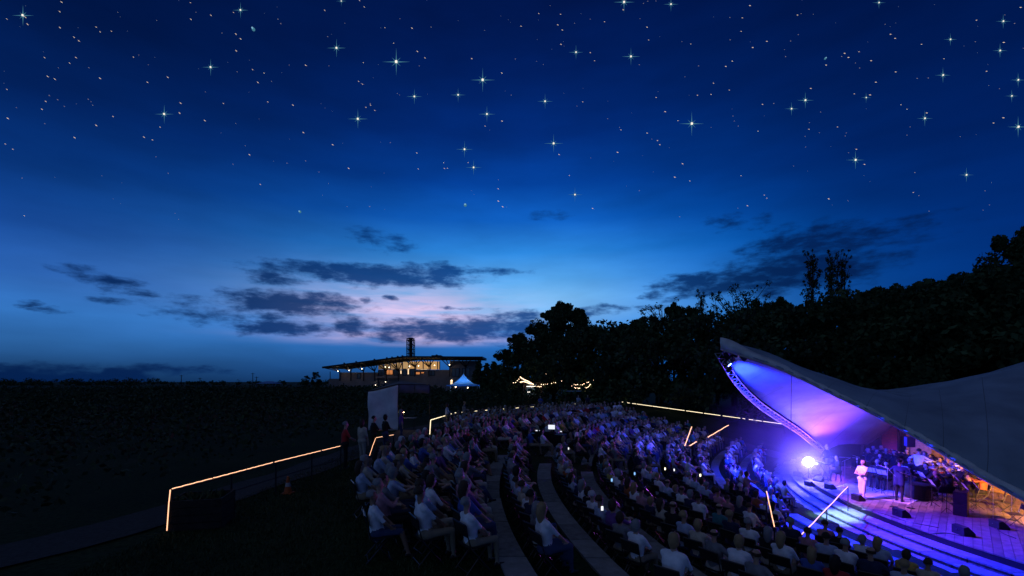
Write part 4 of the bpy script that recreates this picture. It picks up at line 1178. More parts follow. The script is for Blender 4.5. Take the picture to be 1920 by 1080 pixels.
MB().prism([(-.47, -.38), (.47, -.38), (.47, .38), (-.47, .38)], .30, .56).build('soil', m_block, crate)
pv = MB(); q = random.Random(2)
for i in range(160):
    x, y = q.uniform(-.45, .45), q.uniform(-.36, .36); a = q.uniform(0, 6.28); hh = q.uniform(.05, .2)
    d = Vector((math.cos(a), math.sin(a), 0)) * .05
    pv.add([(x - d.y, y + d.x, .56), (x + d.y, y - d.x, .56), (x + d.x * 2, y + d.y * 2, .56 + hh)], [(0, 1, 2)])
m_leafd = mat('dark_leaf', (.03, .055, .02), .8, var=.5, vscale=1.0)
pv.build('foliage', m_leafd, crate)

# ------------------------------------------------------------------ people on their feet
STAND = []
for i, (kw, st) in enumerate([
        (dict(sit=False, lean=1, hands=((.28, .12, 1.05), (.30, -.10, 1.08)), feet=(.04, -.05), sleeve='short', bulk=1.1), 'short'),
        (dict(sit=False, lean=0, hands=((.06, .27, .86), (.06, -.27, .86)), feet=(.02, -.02), turn=15), 'long'),
        (dict(sit=False, lean=2, hands=((.10, .26, .88), (.26, -.06, 1.15)), feet=(.18, -.14), turn=-10), 'short'),
        (dict(sit=False, lean=1, hands=((.24, -.05, 1.12), (.24, .05, 1.10)), feet=(.0, .05), sleeve='long', turn=25), 'bob')]):
    caps, hc, Rm = figure(**kw)
    STAND.append((person_mesh('standing_body_%d' % i, caps, .02, .2), hair_mesh('standing_hair_%d' % i, hc, Rm, st, 1, 40 + i)))
def stander(px, py, d, vi, ang, top, low, hair, label, sc=1.0, z=None):
    p = at(px, py, d); z = gz1(p.x, p.y) if z is None else z
    o = inst(STAND[vi][0], 'person', None, (p.x, p.y, z), ang, sc); dress_person(o, *STAND[vi], 0, top, low, hair)
    tag(o, label, 'person', 'people on their feet'); return o
stander(647, 850, 16.7, 0, .5, 'red', 'black', 'grey', 'person in red shirt standing at the end of the long left rail')
stander(679, 850, 17.6, 1, 1.0, 'cream', 'cream', 'brown', 'person in pale clothes standing right of the one in red')
stander(700, 840, 19.4, 2, .6, 'black', 'black', 'dark', 'dark-clad person standing under the pale side sheet of the booth')
stander(722, 840, 20.2, 3, .7, 'black', 'denim', 'dark', 'dark-clad person standing at the glowing bent post')
stander(752, 800, 24.0, 1, .3, 'purple', 'denim', 'grey', 'person in purple top standing right of the booth')
stander(838, 790, 31.0, 3, .2, 'pale blue', 'khaki', 'brown', 'person in pale blue top standing at the bright bent rail')
stander(870, 790, 34.0, 2, -.1, 'grey', 'denim', 'fair', 'person in grey top standing second along the back rail')
stander(1013, 760, 47.5, 2, -1.2, 'blue', 'denim', 'dark', 'person in blue walking below the lit kiosk')
stander(1084, 760, 50.0, 0, -1.0, 'pale blue', 'khaki', 'brown', 'person in pale shirt standing left of the teal shelter')
stander(1102, 760, 50.5, 1, -1.4, 'navy', 'black', 'brown', 'person in navy standing right of the teal shelter')
stander(1298, 838, 30.5, 3, -.6, 'teal', 'black', 'dark', 'person standing between the far glowing handrails')

# ------------------------------------------------------------------ glowing phones held in the audience
m_phone = mat('phone_screen', (.1, .1, .1), .3, emit=(.92, .95, 1.0), estr=1.2, sample=False)
m_phoneb = mat('phone_screen_blue', (.1, .1, .1), .3, emit=(.25, .55, 1.0), estr=1.2, sample=False)
m_phonew = mat('phone_screen_warm', (.1, .1, .1), .3, emit=(1.0, .9, .55), estr=3.0, sample=False)
PH = [(1129, 953, 9.8, m_phone, 'upright white phone screen held up in the sixth row from the stage'), (1247, 879, 18.2, m_phonew, 'warm phone screen glowing beside the centre aisle'),
      (1264, 881, 18.3, m_phone, 'tiny phone screen right of the warm one at the centre aisle'), (1313, 891, 16.4, m_phonew, 'yellow-white phone screen in the third row from the stage'),
      (1190, 888, 16.2, m_phoneb, 'blue phone screen glowing low by the aisle'), (1147, 900, 14.0, m_phoneb, 'blue tablet held on a lap in the fifth row from the stage'),
      (1498, 1066, 12.2, m_phone, 'white phone screen at the bottom edge near the front rows'), (1066, 841, 20.0, m_phone, 'pinpoint phone screen behind the second wall end'),
      (1445, 912, 21.8, m_phoneb, 'pale blue phone screen in the front row by the steep handrail')]
for (px, py, d, m, lb) in PH:
    p = at(px, py, d)
    ph = empty('mobile_phone', p, rz=math.atan2(p.x, p.y) * -1 + .2, label=lb, cat='phone', group='phones lit in the audience')
    MB().box((0, 0, 0), (.07, .010, .13)).build('case', m_black, ph)
    MB().box((0, -.008, 0), (.05, .004, .095)).build('screen', m, ph)

# ------------------------------------------------------------------ winery building
BD = 150.0
def bx(px): return (px - 960) / F * BD
def bz(py): return CAMZ + (HZ - py) / F * BD
m_wallc = mat('pale_masonry', (.20, .19, .185), .9, var=.14, vscale=.6, bump=.3, bscale=3)
m_roofd = mat('dark_metal_roof', (.02, .02, .024), .6, .2)
m_glassd = mat('dusk_glass', (.05, .08, .12), .08, spec=.6)
m_lit = mat('lit_clerestory', (.5, .35, .2), .6, emit=(1.0, .55, .20), estr=.5, var=.0)
m_lito = mat('lit_orange_window', (.4, .2, .1), .6, emit=(1.0, .34, .10), estr=.55)
m_litw = mat('lit_white_slit', (.5, .4, .3), .6, emit=(1.0, .68, .38), estr=1.3)
m_lampw = mat('eave_lamp_glow', (.5, .5, .5), .5, emit=(1.0, .82, .58), estr=5.0, sample=False)
win = empty('winery_building', (bx(760), BD, 0), label='long winery building with flaring roof on fan struts and a lattice chimney', cat='building')
ox = bx(760)
def wbox(name, p0, p1, y0, y1, m, q0=None, q1=None, parent=None):
    """box from pixel corner to pixel corner, y0..y1 metres behind the front"""
    x0, x1 = bx(p0) - ox, bx(p1) - ox; z0, z1 = (0 if q0 is None else bz(q0)), bz(q1)
    return MB().box(((x0 + x1) / 2, (y0 + y1) / 2, (z0 + z1) / 2), (abs(x1 - x0), abs(y1 - y0), abs(z1 - z0))).build(name, m, parent or win)
wbox('wall', 632, 704, 2, 16, m_wallc, None, 698)
wbox('wall', 704, 842, 3.2, 18, m_wallc, None, 693)
wbox('wall', 842, 896, 1.5, 16, m_wallc, None, 676)
wbox('wall', 607, 632, 4, 12, m_wallc, None, 710)
wbox('balcony_slab', 703, 745, 1.4, 3.2, m_wallc, 709, 705)
for i in range(12):
    x = 704 + i * 3.6; MB().bar((bx(x) - ox, 1.5, bz(705)), (bx(x) - ox, 1.5, bz(705) + .95), .05).build('baluster', m_roofd, win)
MB().bar((bx(703) - ox, 1.5, bz(705) + .97), (bx(745) - ox, 1.5, bz(705) + .97), .07).build('balcony_rail', m_roofd, win)
# window openings: frame with its pane
def window(p0, p1, q0, q1, y, m):
    x0, x1, z0, z1 = bx(p0) - ox, bx(p1) - ox, bz(q1), bz(q0); t = .14
    fr_ = MB()
    for a, b in (((x0, z0), (x1, z0)), ((x1, z0), (x1, z1)), ((x1, z1), (x0, z1)), ((x0, z1), (x0, z0))): fr_.bar((a[0], y - .10, a[1]), (b[0], y - .10, b[1]), t)
    if x1 - x0 > 1.6: fr_.bar(((x0 + x1) / 2, y - .1, z0), ((x0 + x1) / 2, y - .1, z1), .1)
    o = fr_.build('window', m_roofd, win)
    MB().box(((x0 + x1) / 2, y - .05, (z0 + z1) / 2), (x1 - x0, .04, z1 - z0)).build('pane', m, o)
for a in [(704, 716, 694, 704, 3.2, m_glassd), (718, 732, 693, 702, 3.2, m_lito), (734, 744, 692, 704, 3.2, m_glassd), (746, 749, 694, 701, 3.2, m_litw), (751, 758, 691, 704, 3.2, m_glassd),
          (760, 763, 690, 702, 3.2, m_litw), (765, 775, 691, 704, 3.2, m_glassd), (776, 784, 697, 702, 3.2, m_lito), (786, 792, 697, 700, 3.2, m_lito), (784, 798, 691, 692.6, 3.2, m_litw), (800, 812, 695, 704, 3.2, m_glassd),
          (846, 860, 690, 706, 1.5, m_glassd), (866, 880, 690, 706, 1.5, m_glassd), (843, 848, 712, 722, 1.5, m_litw), (666, 672, 700, 710, 2.0, m_glassd)]: window(*a)
# clerestory: lit bays between posts under the roof
def roof_z(px): return bz(688) + (bz(669) - bz(688)) * min(1, max(0, (px - 612) / 150.0))
xs_ = [700, 712, 724, 736, 748, 760, 774, 788, 802, 816, 820]
for i, (a, b) in enumerate(zip(xs_, xs_[1:])):
    zt = (roof_z(a) + roof_z(b)) / 2 - 1.3; zb = bz(692)
    if zt - zb < .5: continue
    MB().box(((bx(a) + bx(b)) / 2 - ox, 5.0, (zt + zb) / 2), (bx(b) - bx(a) - .35, .06, zt - zb)).build('clerestory_pane', m_lit if i >= 5 else mat('lit_clerestory_dim_%d' % i, (.4, .3, .2), .6, emit=(1, .6, .26), estr=.10 + .08 * i), win)
    MB().box((bx(b) - ox, 4.9, (zt + zb) / 2), (.3, .2, zt - zb)).build('clerestory_post', m_roofd, win)
# roof: two planes, thin edge, deep overhang
rm = MB(); pr_ = [(bx(612) - ox, bz(688)), (bx(762) - ox, bz(668.5)), (bx(906) - ox, bz(669.5))]
for y0, y1, dz in ((-3.5, 20.0, 0),):
    v = []
    for (x, z) in pr_: v += [(x, y0, z), (x, y1, z + .6), (x, y1, z - .25), (x, y0, z - .55)]
    f = [(0, 3, 2, 1), (8, 9, 10, 11)]
    for i in range(2):
        a = i * 4; b = a + 4
        f += [(a, a + 1, b + 1, b), (a + 1, a + 2, b + 2, b + 1), (a + 2, a + 3, b + 3, b + 2), (a + 3, a, b, b + 3)]
    rm.add(v, f)
rf_ = rm.build('roof', m_roofd, win)
for px in (637, 660, 695, 719, 729, 740, 749, 815): MB().lathe([(.25, -.2), (.25, .5), (.35, .5), (.35, .65), (.05, .75)], 8, (bx(px) - ox, 4, roof_z(px) + .3)).build('roof_vent', m_roofd, rf_)
MB().box((bx(814) - ox, 6, bz(668) + .2), (3.2, 4, .8)).build('roof_hatch', m_roofd, rf_)
# fan struts
for px, n_, sp in ((634, 3, 14), (655, 3, 13), (679, 3, 13), (700, 4, 14), (722, 4, 15), (745, 5, 16), (776, 6, 18), (803, 5, 15), (842, 4, 14), (872, 4, 14), (893, 3, 16)):
    zb = bz(696 if px < 760 else 688)
    for i in range(n_):
        tx = px + (i / (n_ - 1) - .5) * 2 * sp
        if px == 634: tx = px - 18 * (1 - i / (n_ - 1))
        if px == 893: tx = px + 12 * (i / (n_ - 1))
        MB().bar((bx(px) - ox, 1.4, zb), (bx(tx) - ox, -2.6, roof_z(tx) - .6), .22).build('strut', m_roofd, win)
    MB().bar((bx(px) - ox, 1.4, zb - .1), (bx(px) - ox, 1.4, zb - 3.2), .3).build('strut_post', m_roofd, win)
for px, py in ((634, 696), (655, 694.5), (679, 691.5), (723, 688), (730, 689), (843, 684), (785, 686), (768, 687), (815, 685)):
    MB().ball((bx(px) - ox, -.2, bz(py)), .17, 8, 6).build('eave_lamp', m_lampw, win)
    ll = bpy.data.lights.new('lamp_light', 'POINT'); ll.energy = 22; ll.color = (1, .72, .42); ll.shadow_soft_size = .3
    l_ = bpy.data.objects.new('lamp_light', ll); C.objects.link(l_); l_.parent = win; l_.location = (bx(px) - ox, -.8, bz(py) + .1)
for px, py in ((702, 722), (706, 723), (721, 716), (794, 722), (846, 713)):
    MB().ball((bx(px) - ox, 1.2, bz(py)), .13, 8, 6).build('wall_lamp', m_lampw, win)
# lattice chimney
tw = empty('chimney_tower', (0, 8, bz(668))); tw.parent = win
Ht = bz(629) - bz(668); hw = 1.15
for a in (-1, 1):
    for b in (-1, 1): MB().bar((a * hw, b * hw, 0), (a * hw, b * hw, Ht - .6), .22).build('tower_post', m_roofd, tw)
MB().lathe([(.62, 0), (.62, Ht - .5), (.8, Ht - .4), (.8, Ht), (.6, Ht)], 12).build('flue', m_roofd, tw)
lv = [0, Ht * .2, Ht * .42, Ht * .64, Ht * .86, Ht - .3]
for z in lv[1:]:
    mb = MB()
    for (a, b, c, d) in ((-1, -1, 1, -1), (1, -1, 1, 1), (1, 1, -1, 1), (-1, 1, -1, -1)): mb.bar((a * hw, b * hw, z), (c * hw, d * hw, z), .18)
    mb.build('tower_ring', m_roofd, tw)
for i, (z0, z1) in enumerate(zip(lv[:-1], lv[1:])):
    mb = MB(); s = 1 if i % 2 else -1
    for b in (-1, 1): mb.bar((s * hw, b * hw, z0), (-s * hw, b * hw, z1), .1)
    for a in (-1, 1): mb.bar((a * hw, s * hw, z0), (a * hw, -s * hw, z1), .1)
    mb.build('tower_brace', m_roofd, tw)
MB().tube([(bx(610) - ox, 4, bz(710)), (bx(610) - ox, 4, bz(696))], .12, 6).build('flag_pole', m_roofd, win)

# ------------------------------------------------------------------ peaked tent in front of the building
m_tent = mat('tent_cloth', (.30, .56, .88), .7, trans=.55, var=.05)
tp = at(869, 722, 100.0)
tent = empty('peaked_tent', (tp.x, tp.y, 0), label='glowing blue-white peaked tent on the lawn before the building', cat='tent')
hw = 3.3; ez = 2.55; pz = 4.95
tv = []; rings = 8; ns = 16
for i in range(rings + 1):
    t = i / rings; r_ = (1 - t) ** 1.0; zz = ez + (pz - ez) * (t ** 1.9)
    for j in range(ns):
        a = 2 * PI * j / ns + PI / 4
        q = max(abs(math.cos(a)), abs(math.sin(a))); sq = 1 / q; rad = hw * r_ * (sq * (1 - t) + 1.0 * t) 
        tv.append((rad * math.cos(a), rad * math.sin(a), zz))
tf = [(i * ns + j, i * ns + (j + 1) % ns, (i + 1) * ns + (j + 1) % ns, (i + 1) * ns + j) for i in range(rings) for j in range(ns)]
npmesh('tent_roof', np.array(tv), np.array(tf), m_tent, tent, smooth=True)
vm = MB()
for a, b in (((-hw, -hw), (hw, -hw)), ((hw, -hw), (hw, hw)), ((hw, hw), (-hw, hw)), ((-hw, hw), (-hw, -hw))): vm.bar((a[0], a[1], ez - .12), (b[0], b[1], ez - .12), .03, .28)
vm.build('valance', m_tent, tent)
for a in (-1, 1):
    for b in (-1, 1): MB().tube([(a * hw, b * hw, 0), (a * hw, b * hw, ez)], .06, 6).build('tent_pole', m_alu, tent)
MB().tube([(0, 0, pz - .1), (0, 0, pz + .4)], .05, 6).build('tent_finial', m_alu, tent)
MB().ball((-1.6, -1.0, 2.1), .12).build('tent_lamp', m_bulb, tent); MB().ball((1.0, -.6, 1.9), .14).build('tent_lamp', m_bulb, tent)
ll = bpy.data.lights.new('lamp_light', 'POINT'); ll.energy = 300; ll.color = (.16, .46, 1.0); ll.shadow_soft_size = .5
l_ = bpy.data.objects.new('lamp_light', ll); C.objects.link(l_); l_.parent = tent; l_.location = (0, 0, 2.0)

# ------------------------------------------------------------------ kiosk, teal shelter, strings of bulbs
KD = 64.0
def kp(px, py, d=KD): return at(px, py, d)
k0 = kp(999, 750)
kiosk = empty('kiosk', (k0.x, k0.y, 0), label='small dark kiosk with lit shelves under the string lights', cat='kiosk')
m_kw = mat('kiosk_boards', (.10, .075, .055), .8, var=.3, vscale=3)
MB().box((-1.15, .6, 1.5), (.5, 1.6, 3.0)).build('side_wall', m_kw, kiosk); MB().box((1.0, .6, 1.5), (.9, 1.6, 3.0)).build('side_wall', m_kw, kiosk)
MB().box((-.1, 1.3, 1.5), (1.7, .1, 2.8)).build('back_wall', m_glassd, kiosk); MB().box((0, .5, 3.08), (3.2, 2.2, .12)).build('roof', m_kw, kiosk); MB().box((-.1, .0, .6), (1.7, .5, 1.2)).build('counter', m_kw, kiosk)
m_shelf = mat('lit_strip', (.5, .5, .5), .4, emit=(.95, .86, .74), estr=3.0, sample=False)
for z in (1.75, 2.55):
    MB().box((-.35, .9, z), (1.0, .3, .08)).build('lit_shelf', m_shelf, kiosk); MB().box((.38, .9, z), (.3, .3, .08)).build('lit_shelf', m_shelf, kiosk)
s0 = kp(1074, 752, 58.0)
shel = empty('flat_roofed_shelter', (s0.x, s0.y, 0), label='low flat-roofed shelter with a pale teal roof right of the kiosk', cat='shelter')
m_teal = mat('teal_roof', (.20, .32, .34), .5, var=.15)
MB().box((0, .4, 2.02), (2.2, 1.6, .14)).build('roof', m_teal, shel)
for a in (-.95, .95):
    for b in (-.2, 1.0): MB().tube([(a, b, 0), (a, b, 1.98)], .05, 6).build('post', m_kw, shel)
MB().box((0, 1.0, .7), (1.9, .06, 1.3)).build('back_panel', m_kw, shel); MB().box((.1, .3, .95), (1.7, .5, .06)).build('counter', m_kw, shel)
def zz8(x, y): return (940 + x / 8.0, 690 + y / 8.0)
strings = [
    ('dense string of warm bulbs sloping down to the kiosk roof', [(285, 130), (340, 165), (400, 190), (440, 215), (480, 235)], 22),
    ('lower short string of warm bulbs left of the kiosk', [(285, 205), (330, 195), (375, 205), (410, 220), (445, 228)], 16),
    ('sparse string of bulbs rising at the far left of the lights', [(182, 215), (218, 205), (252, 170), (285, 130)], 5),
    ('string of bulbs climbing right from the kiosk roof', [(600, 240), (665, 235), (735, 222), (815, 208), (895, 195), (935, 160), (985, 158)], 14),
    ('string of bulbs along the kiosk eave', [(435, 270), (490, 270), (540, 270), (595, 272)], 9),
    ('upper hanging string of bulbs at the right', [(1055, 205), (1095, 238), (1145, 242), (1200, 246), (1265, 222), (1325, 195), (1380, 180)], 15),
    ('lower hanging string of bulbs at the right', [(1060, 265), (1100, 288), (1135, 290), (1200, 300), (1260, 288), (1300, 280), (1335, 235)], 16)]
m_fest = mat('festoon_bulb', (.5, .4, .3), .4, emit=(1.0, .66, .40), estr=5.0, sample=False)
bulb_me = MB().ball((0, 0, 0), .05, 8, 5).mesh('bulb', m_fest)
for lb, pts, nb in strings:
    P = spl([at(*zz8(*p), KD - 2) for p in pts], nb * 2)
    st_ = empty('string_light', P[0], label=lb, cat='string lights', group='festoon strings')
    MB().tube([p - P[0] for p in P], .012, 4).build('cable', m_black, st_)
    L = [0]
    for a, b in zip(P, P[1:]): L.append(L[-1] + (b - a).length)
    for i in range(nb):
        s = L[-1] * i / (nb - 1)
        j = next(j for j in range(len(P) - 1) if s <= L[j + 1] + 1e-6); p = P[j].lerp(P[j + 1], (s - L[j]) / max(1e-6, L[j + 1] - L[j]))
        inst(bulb_me, 'bulb', st_, p - P[0] - Vector((0, 0, .05 + .05 * (i % 2))))
for px, py, top in ((972, 752, 712), (1016, 752, 718), (1062, 752, 706), (1114, 752, 706)):
    b_ = at(px, top, KD - 2)
    pp = empty('festoon_pole', (b_.x, b_.y, 0), label={972: 'leftmost slim pole holding the string lights', 1016: 'slim pole right of the kiosk holding string lights', 1062: 'slim pole between the two groups of string lights', 1114: 'rightmost slim pole holding the string lights'}[px], cat='pole', group='festoon poles')
    MB().tube([(0, 0, 0), (0, 0, b_.z)], [.05, .035], 6).build('shaft', m_post, pp); MB().ball((0, 0, b_.z + .03), .06, 8, 5).build('cap', m_post, pp)
for (px, py, d, lb) in ((1023, 703, 66, 'single lamp high in the trees above the string lights'), (1119.5, 738, 60, 'single white lamp on a post right of the string lights')):
    b_ = at(px, py, d); pp = empty('post_lamp', (b_.x, b_.y, 0), label=lb, cat='lamp')
    MB().tube([(0, 0, 0), (0, 0, b_.z)], [.05, .04], 6).build('post', m_post, pp); MB().ball((0, 0, b_.z + .08), .12, 8, 6).build('globe', m_fest, pp)

# ------------------------------------------------------------------ far horizon: tents, cars' lamps, poles
ft = at(505, 722, 210)
t2 = empty('far_marquee', (ft.x, ft.y, 0), label='pale low marquee on the horizon left of the building', cat='tent')
MB().add([(-4.6, -3, 2.4), (4.6, -3, 2.4), (4.6, 3, 2.4), (-4.6, 3, 2.4), (-1.5, 0, 3.5), (1.5, 0, 3.5)], [(0, 1, 5, 4), (1, 2, 5), (2, 3, 4, 5), (3, 0, 4), (3, 2, 1, 0)]).build('roof', m_tent, t2)
for a in (-4.5, 0, 4.5):
    for b in (-2.9, 2.9): MB().tube([(a, b, 0), (a, b, 2.4)], .07, 6).build('pole', m_alu, t2)
m_tail = mat('tail_lamp', (.3, .02, .02), .4, emit=(1.0, .12, .04), estr=4.0, sample=False)
m_head = mat('head_lamp', (.5, .5, .4), .4, emit=(1.0, .85, .62), estr=7.0, sample=False)
m_carp = mat('car_paint_dark', (.03, .035, .045), .25, .3, coat=.5)
def car(px, d, rz, lamp, label):
    p = at(px, 726, d); c = empty('parked_car', (p.x, p.y, 0), rz, label, 'car', 'cars parked on the horizon')
    prof = [(-2.1, .35), (2.1, .35), (2.15, .75), (1.3, .92), (.6, 1.42), (-1.0, 1.45), (-1.7, .98), (-2.15, .9)]
    mb = MB(); n = len(prof)
    mb.add([(x, -.85, z) for x, z in prof] + [(x, .85, z) for x, z in prof], [tuple(range(n)), tuple(range(2 * n - 1, n - 1, -1))] + [(i, n + i, n + (i + 1) % n, (i + 1) % n) for i in range(n)])
    mb.build('body', m_carp, c)
    for x in (-1.35, 1.35):
        for y in (-.8, .8): MB().lathe([(.33, -.1), (.33, .1)], 12, (x, y, .33), 0, Matrix.Rotation(R(90), 3, 'X')).build('wheel', m_black, c)
    for y in (-.6, .6): MB().box((-2.18 if lamp is m_tail else 2.16, y, .72), (.06, .34, .2)).build('tail_lamp' if lamp is m_tail else 'headlight', lamp, c)
car(531, 175, R(90), m_tail, 'car with red tail lamps, nearest the far marquee'); car(540, 180, R(95), m_tail, 'second car with red tail lamps on the horizon'); car(568, 170, R(-92), m_head, 'car with white headlights below the small horizon trees')
car(347, 190, R(85), m_tail, 'lone car with a dim red lamp far left across the vines')
for px, top, lb in ((340, 703, 'leftmost utility pole on the horizon'), (375, 708, 'short second utility pole from the left on the horizon'), (474, 699, 'tallest utility pole left of the far marquee'), (481, 706, 'short utility pole right beside the tallest one')):
    b_ = at(px, top, 240); po_ = empty('utility_pole', (b_.x, b_.y, 0), label=lb, cat='pole', group='utility poles on the horizon')
    MB().tube([(0, 0, 0), (0, 0, b_.z)], [.2, .14], 6).build('shaft', m_wood, po_); MB().bar((-1.0, 0, b_.z - .5), (1.0, 0, b_.z - .5), .16).build('cross_arm', m_wood, po_)
# ------------------------------------------------------------------ performers and their things
def dk(px, py): return on(px, py, DECK)
TOPC.update({'dark blue': (.02, .025, .09), 'gold dress': (.70, .66, .60), 'black suit': (.012, .012, .016)})
LOWC.update({'gold dress': (.66, .60, .54), 'white': (.6, .6, .6)})
PERF = {}
def performer(px, py, ang, kw, style, top, low, hair, label, d=None, seed=0, ratio=.3, skin=0):
    p = dk(px, py) if d is None else at(px, py, d)
    key = repr(sorted(kw.items()))
    if key not in PERF:
        caps, hc, Rm = figure(**kw); PERF[key] = (person_mesh('performer_body', caps, .018, ratio), hc, Rm)
    me, hc, Rm = PERF[key]; hm = hair_mesh('performer_hair', hc, Rm, style, kw.get('size', 1), seed)
    o = inst(me, 'person', None, (p.x, p.y, DECK), ang, 1.09); dress_person(o, me, hm, skin, top, low, hair)
    # eyes
    eb = MB()
    for s in (1, -1):
        e = hc + Rm @ (Vector((.083, s * .034, .012)) * kw.get('size', 1)); eb.ball(e, .011, 6, 5)
    eo = eb.build('eyes', m_black, o)
    tag(o, label, 'person', 'performers on stage'); return o
def chair_at(p, ang, label):
    c = inst(CHAIR, 'folding_chair', None, (p[0], p[1], DECK), ang); tag(c, label, 'chair', 'chairs on stage'); return c
def music_stand(px, py, ang, label, sheet=True, h=1.05, m_sheet=None):
    p = dk(px, py); r_ = empty('music_stand', p, ang, label, 'music stand', 'music stands on stage')
    MB().tube([(0, 0, .02), (0, 0, h)], .014, 6).build('pole', m_black, r_)
    for k in range(3):
        a = k * 2.094; MB().tube([(0, 0, .22), (math.cos(a) * .27, math.sin(a) * .27, .015)], .010, 5).build('leg', m_black, r_)
    mx = Matrix.Rotation(R(-32), 3, 'Y')
    MB().box((0, 0, h + .10), (.012, .52, .36), mtx=mx).build('desk', m_black, r_); MB().box(Vector((0, 0, h + .10)) + mx @ Vector((-.03, 0, -.17)), (.06, .52, .012), mtx=mx).build('ledge', m_black, r_)
    if sheet: 
        for s in (-.11, .11): MB().box(Vector((0, 0, h + .11)) + mx @ Vector((-.012, s, 0)), (.004, .205, .29), mtx=mx).build('sheet_music', m_paper, r_)
    return r_
m_paper = mat('paper', (.80, .79, .76), .8)
def mic_stand(px, py, ang, label, boom=True, h=1.45):
    p = dk(px, py); r_ = empty('microphone_stand', p, ang, label, 'microphone stand', 'microphone stands on stage')
    MB().tube([(0, 0, .02), (0, 0, h)], .011, 6).build('pole', m_steel, r_); MB().lathe([(.14, 0), (.14, .02), (.02, .035)], 12).build('base', m_black, r_)
    e = Vector((.45, 0, h + .12)) if boom else Vector((.06, 0, h + .04))
    if boom: MB().tube([(-.2, 0, h - .05), tuple(e)], .009, 6).build('boom', m_steel, r_)
    MB().lathe([(.015, -.09), (.02, .0), (.028, .03), (.02, .06), (.004, .07)], 8, e, 0, Matrix.Rotation(R(60), 3, 'Y')).build('microphone', m_black, r_)
    return r_
m_grille = mat('speaker_grille', (.02, .02, .024), .5, .4, bump=.5, bscale=120)
def wedge(px, py, ang, label, s=1.0):
    s *= .70
    p = dk(px, py); r_ = empty('stage_monitor', p, ang, label, 'monitor speaker', 'floor monitors along the stage front')
    prof = [(-.22, 0), (.24, 0), (.24, .12), (-.06, .40), (-.22, .36)]; w = .62
    mb = MB(); n = 5; mb.add([(x * s, -w / 2 * s, z * s) for x, z in prof] + [(x * s, w / 2 * s, z * s) for x, z in prof], [tuple(range(n)), tuple(range(2 * n - 1, n - 1, -1))] + [(i, n + i, n + (i + 1) % n, (i + 1) % n) for i in range(n)])
    o = mb.build('cabinet', m_dark, r_)
    c = Vector((.095 * s, 0, .27 * s)); d = Vector((.28, 0, .30)).normalized()
    MB().bar(c + Vector((-.125 * s, 0, .118 * s)) + d * .006, c + Vector((.12 * s, 0, -.112 * s)) + d * .006, .54 * s, .012, up=d).build('grille', m_grille, r_)
    MB().tube([(-.23 * s, -.08 * s, .2 * s), (-.245 * s, 0, .22 * s), (-.23 * s, .08 * s, .2 * s)], .014, 5).build('handle', m_black, r_)
    return r_
toC = PI                      # facing the seats
wedge(1531, 890, PI + .6, 'floor monitor nearest the dazzling floodlight'); wedge(1535, 902, PI + .4, 'floor monitor just right of the floodlight pair')
wedge(1497, 893, PI * .15, 'small floor monitor on the steps side, leftmost'); wedge(1518, 911, 0.1, 'floor monitor on the stage edge, second from the left')
wedge(1557, 917, .1, 'floor monitor left of the singer at the stage edge', 1.05); wedge(1609, 938, .05, 'floor monitor at the feet of the singer', 1.05)
wedge(1690, 968, .0, 'floor monitor before the man in blue', 1.15); wedge(1806, 1002, -.1, 'lone floor monitor on the bare boards at the right', 1.2); wedge(1873, 990, -.2, 'floor monitor nearest the right edge', 1.1)
performer(1617, 937, PI + .25, dict(sit=False, lean=-3, hands=((.20, -.05, 1.14), (.22, .02, 1.12)), feet=(.06, -.04), sleeve='none', skirt=True, size=1.0, turn=4, nod=-8), 'bob', 'gold dress', 'gold dress', 'dark', 'singer in a pale fitted dress standing at the front of the stage', seed=3)
performer(1686, 940, .5, dict(sit=False, lean=1, hands=((.24, .20, 1.1), (.24, -.20, 1.08)), feet=(.03, -.05), sleeve='long', coat=True, size=1.04), 'short', 'dark blue', 'black', 'dark', 'man in dark blue suit standing with his back to the seats', seed=4)
cpo = performer(1722, 912, .35, dict(sit=False, lean=4, hands=((.34, .44, 1.22), (.46, -.36, 1.18)), feet=(.1, -.1), sleeve='long', size=1.06), 'short', 'white', 'black', 'dark', 'conductor in a white shirt with both arms out', seed=5)
bt = empty('baton', cpo.matrix_world.translation if False else cpo.location, .35, 'thin white baton in the conductor\'s right hand', 'baton'); MB().tube([(.50, -.38, 1.26), (.80, -.44, 1.42)], [.006, .003], 5).build('shaft', m_paper, bt); MB().ball((.49, -.38, 1.255), .02, 6, 5).build('grip', m_wood, bt)
# piano and its player
pp = dk(1594, 893)
pia = empty('grand_piano', pp, PI * .9, 'black grand piano with its lid raised behind the singer', 'piano')
def piano_outline():
    return [(-.75, -.75), (-.75, .75), (.2, .75), (.65, .62), (.95, .25), (1.15, -.1), (1.2, -.45), (1.05, -.68), (.8, -.75)]
MB().prism(piano_outline(), .68, 1.0).build('case', m_gloss, pia)
MB().prism([(-1.0, -.73), (-1.0, .73), (-.752, .73), (-.752, -.73)], .66, .74).build('keybed', m_gloss, pia)
m_key = mat('ivory_keys', (.75, .73, .68), .35)
for i in range(36): MB().box((-.92, -.70 + i * .04, .752), (.14, .036, .018)).build('key', m_key, pia)
ld_ = MB(); ol = piano_outline(); mx = Matrix.Rotation(R(-38), 3, 'X')
ldv = [mx @ Vector((x, y + .75, 0)) + Vector((0, -.75, 1.02)) for x, y in ol]; ldv = [Vector((v.x, v.y, v.z)) for v in ldv]
mx = Matrix.Rotation(R(38), 3, 'X'); ldv = [mx @ Vector((x, y + .75, 0)) + Vector((0, -.75, 1.02)) for x, y in ol]
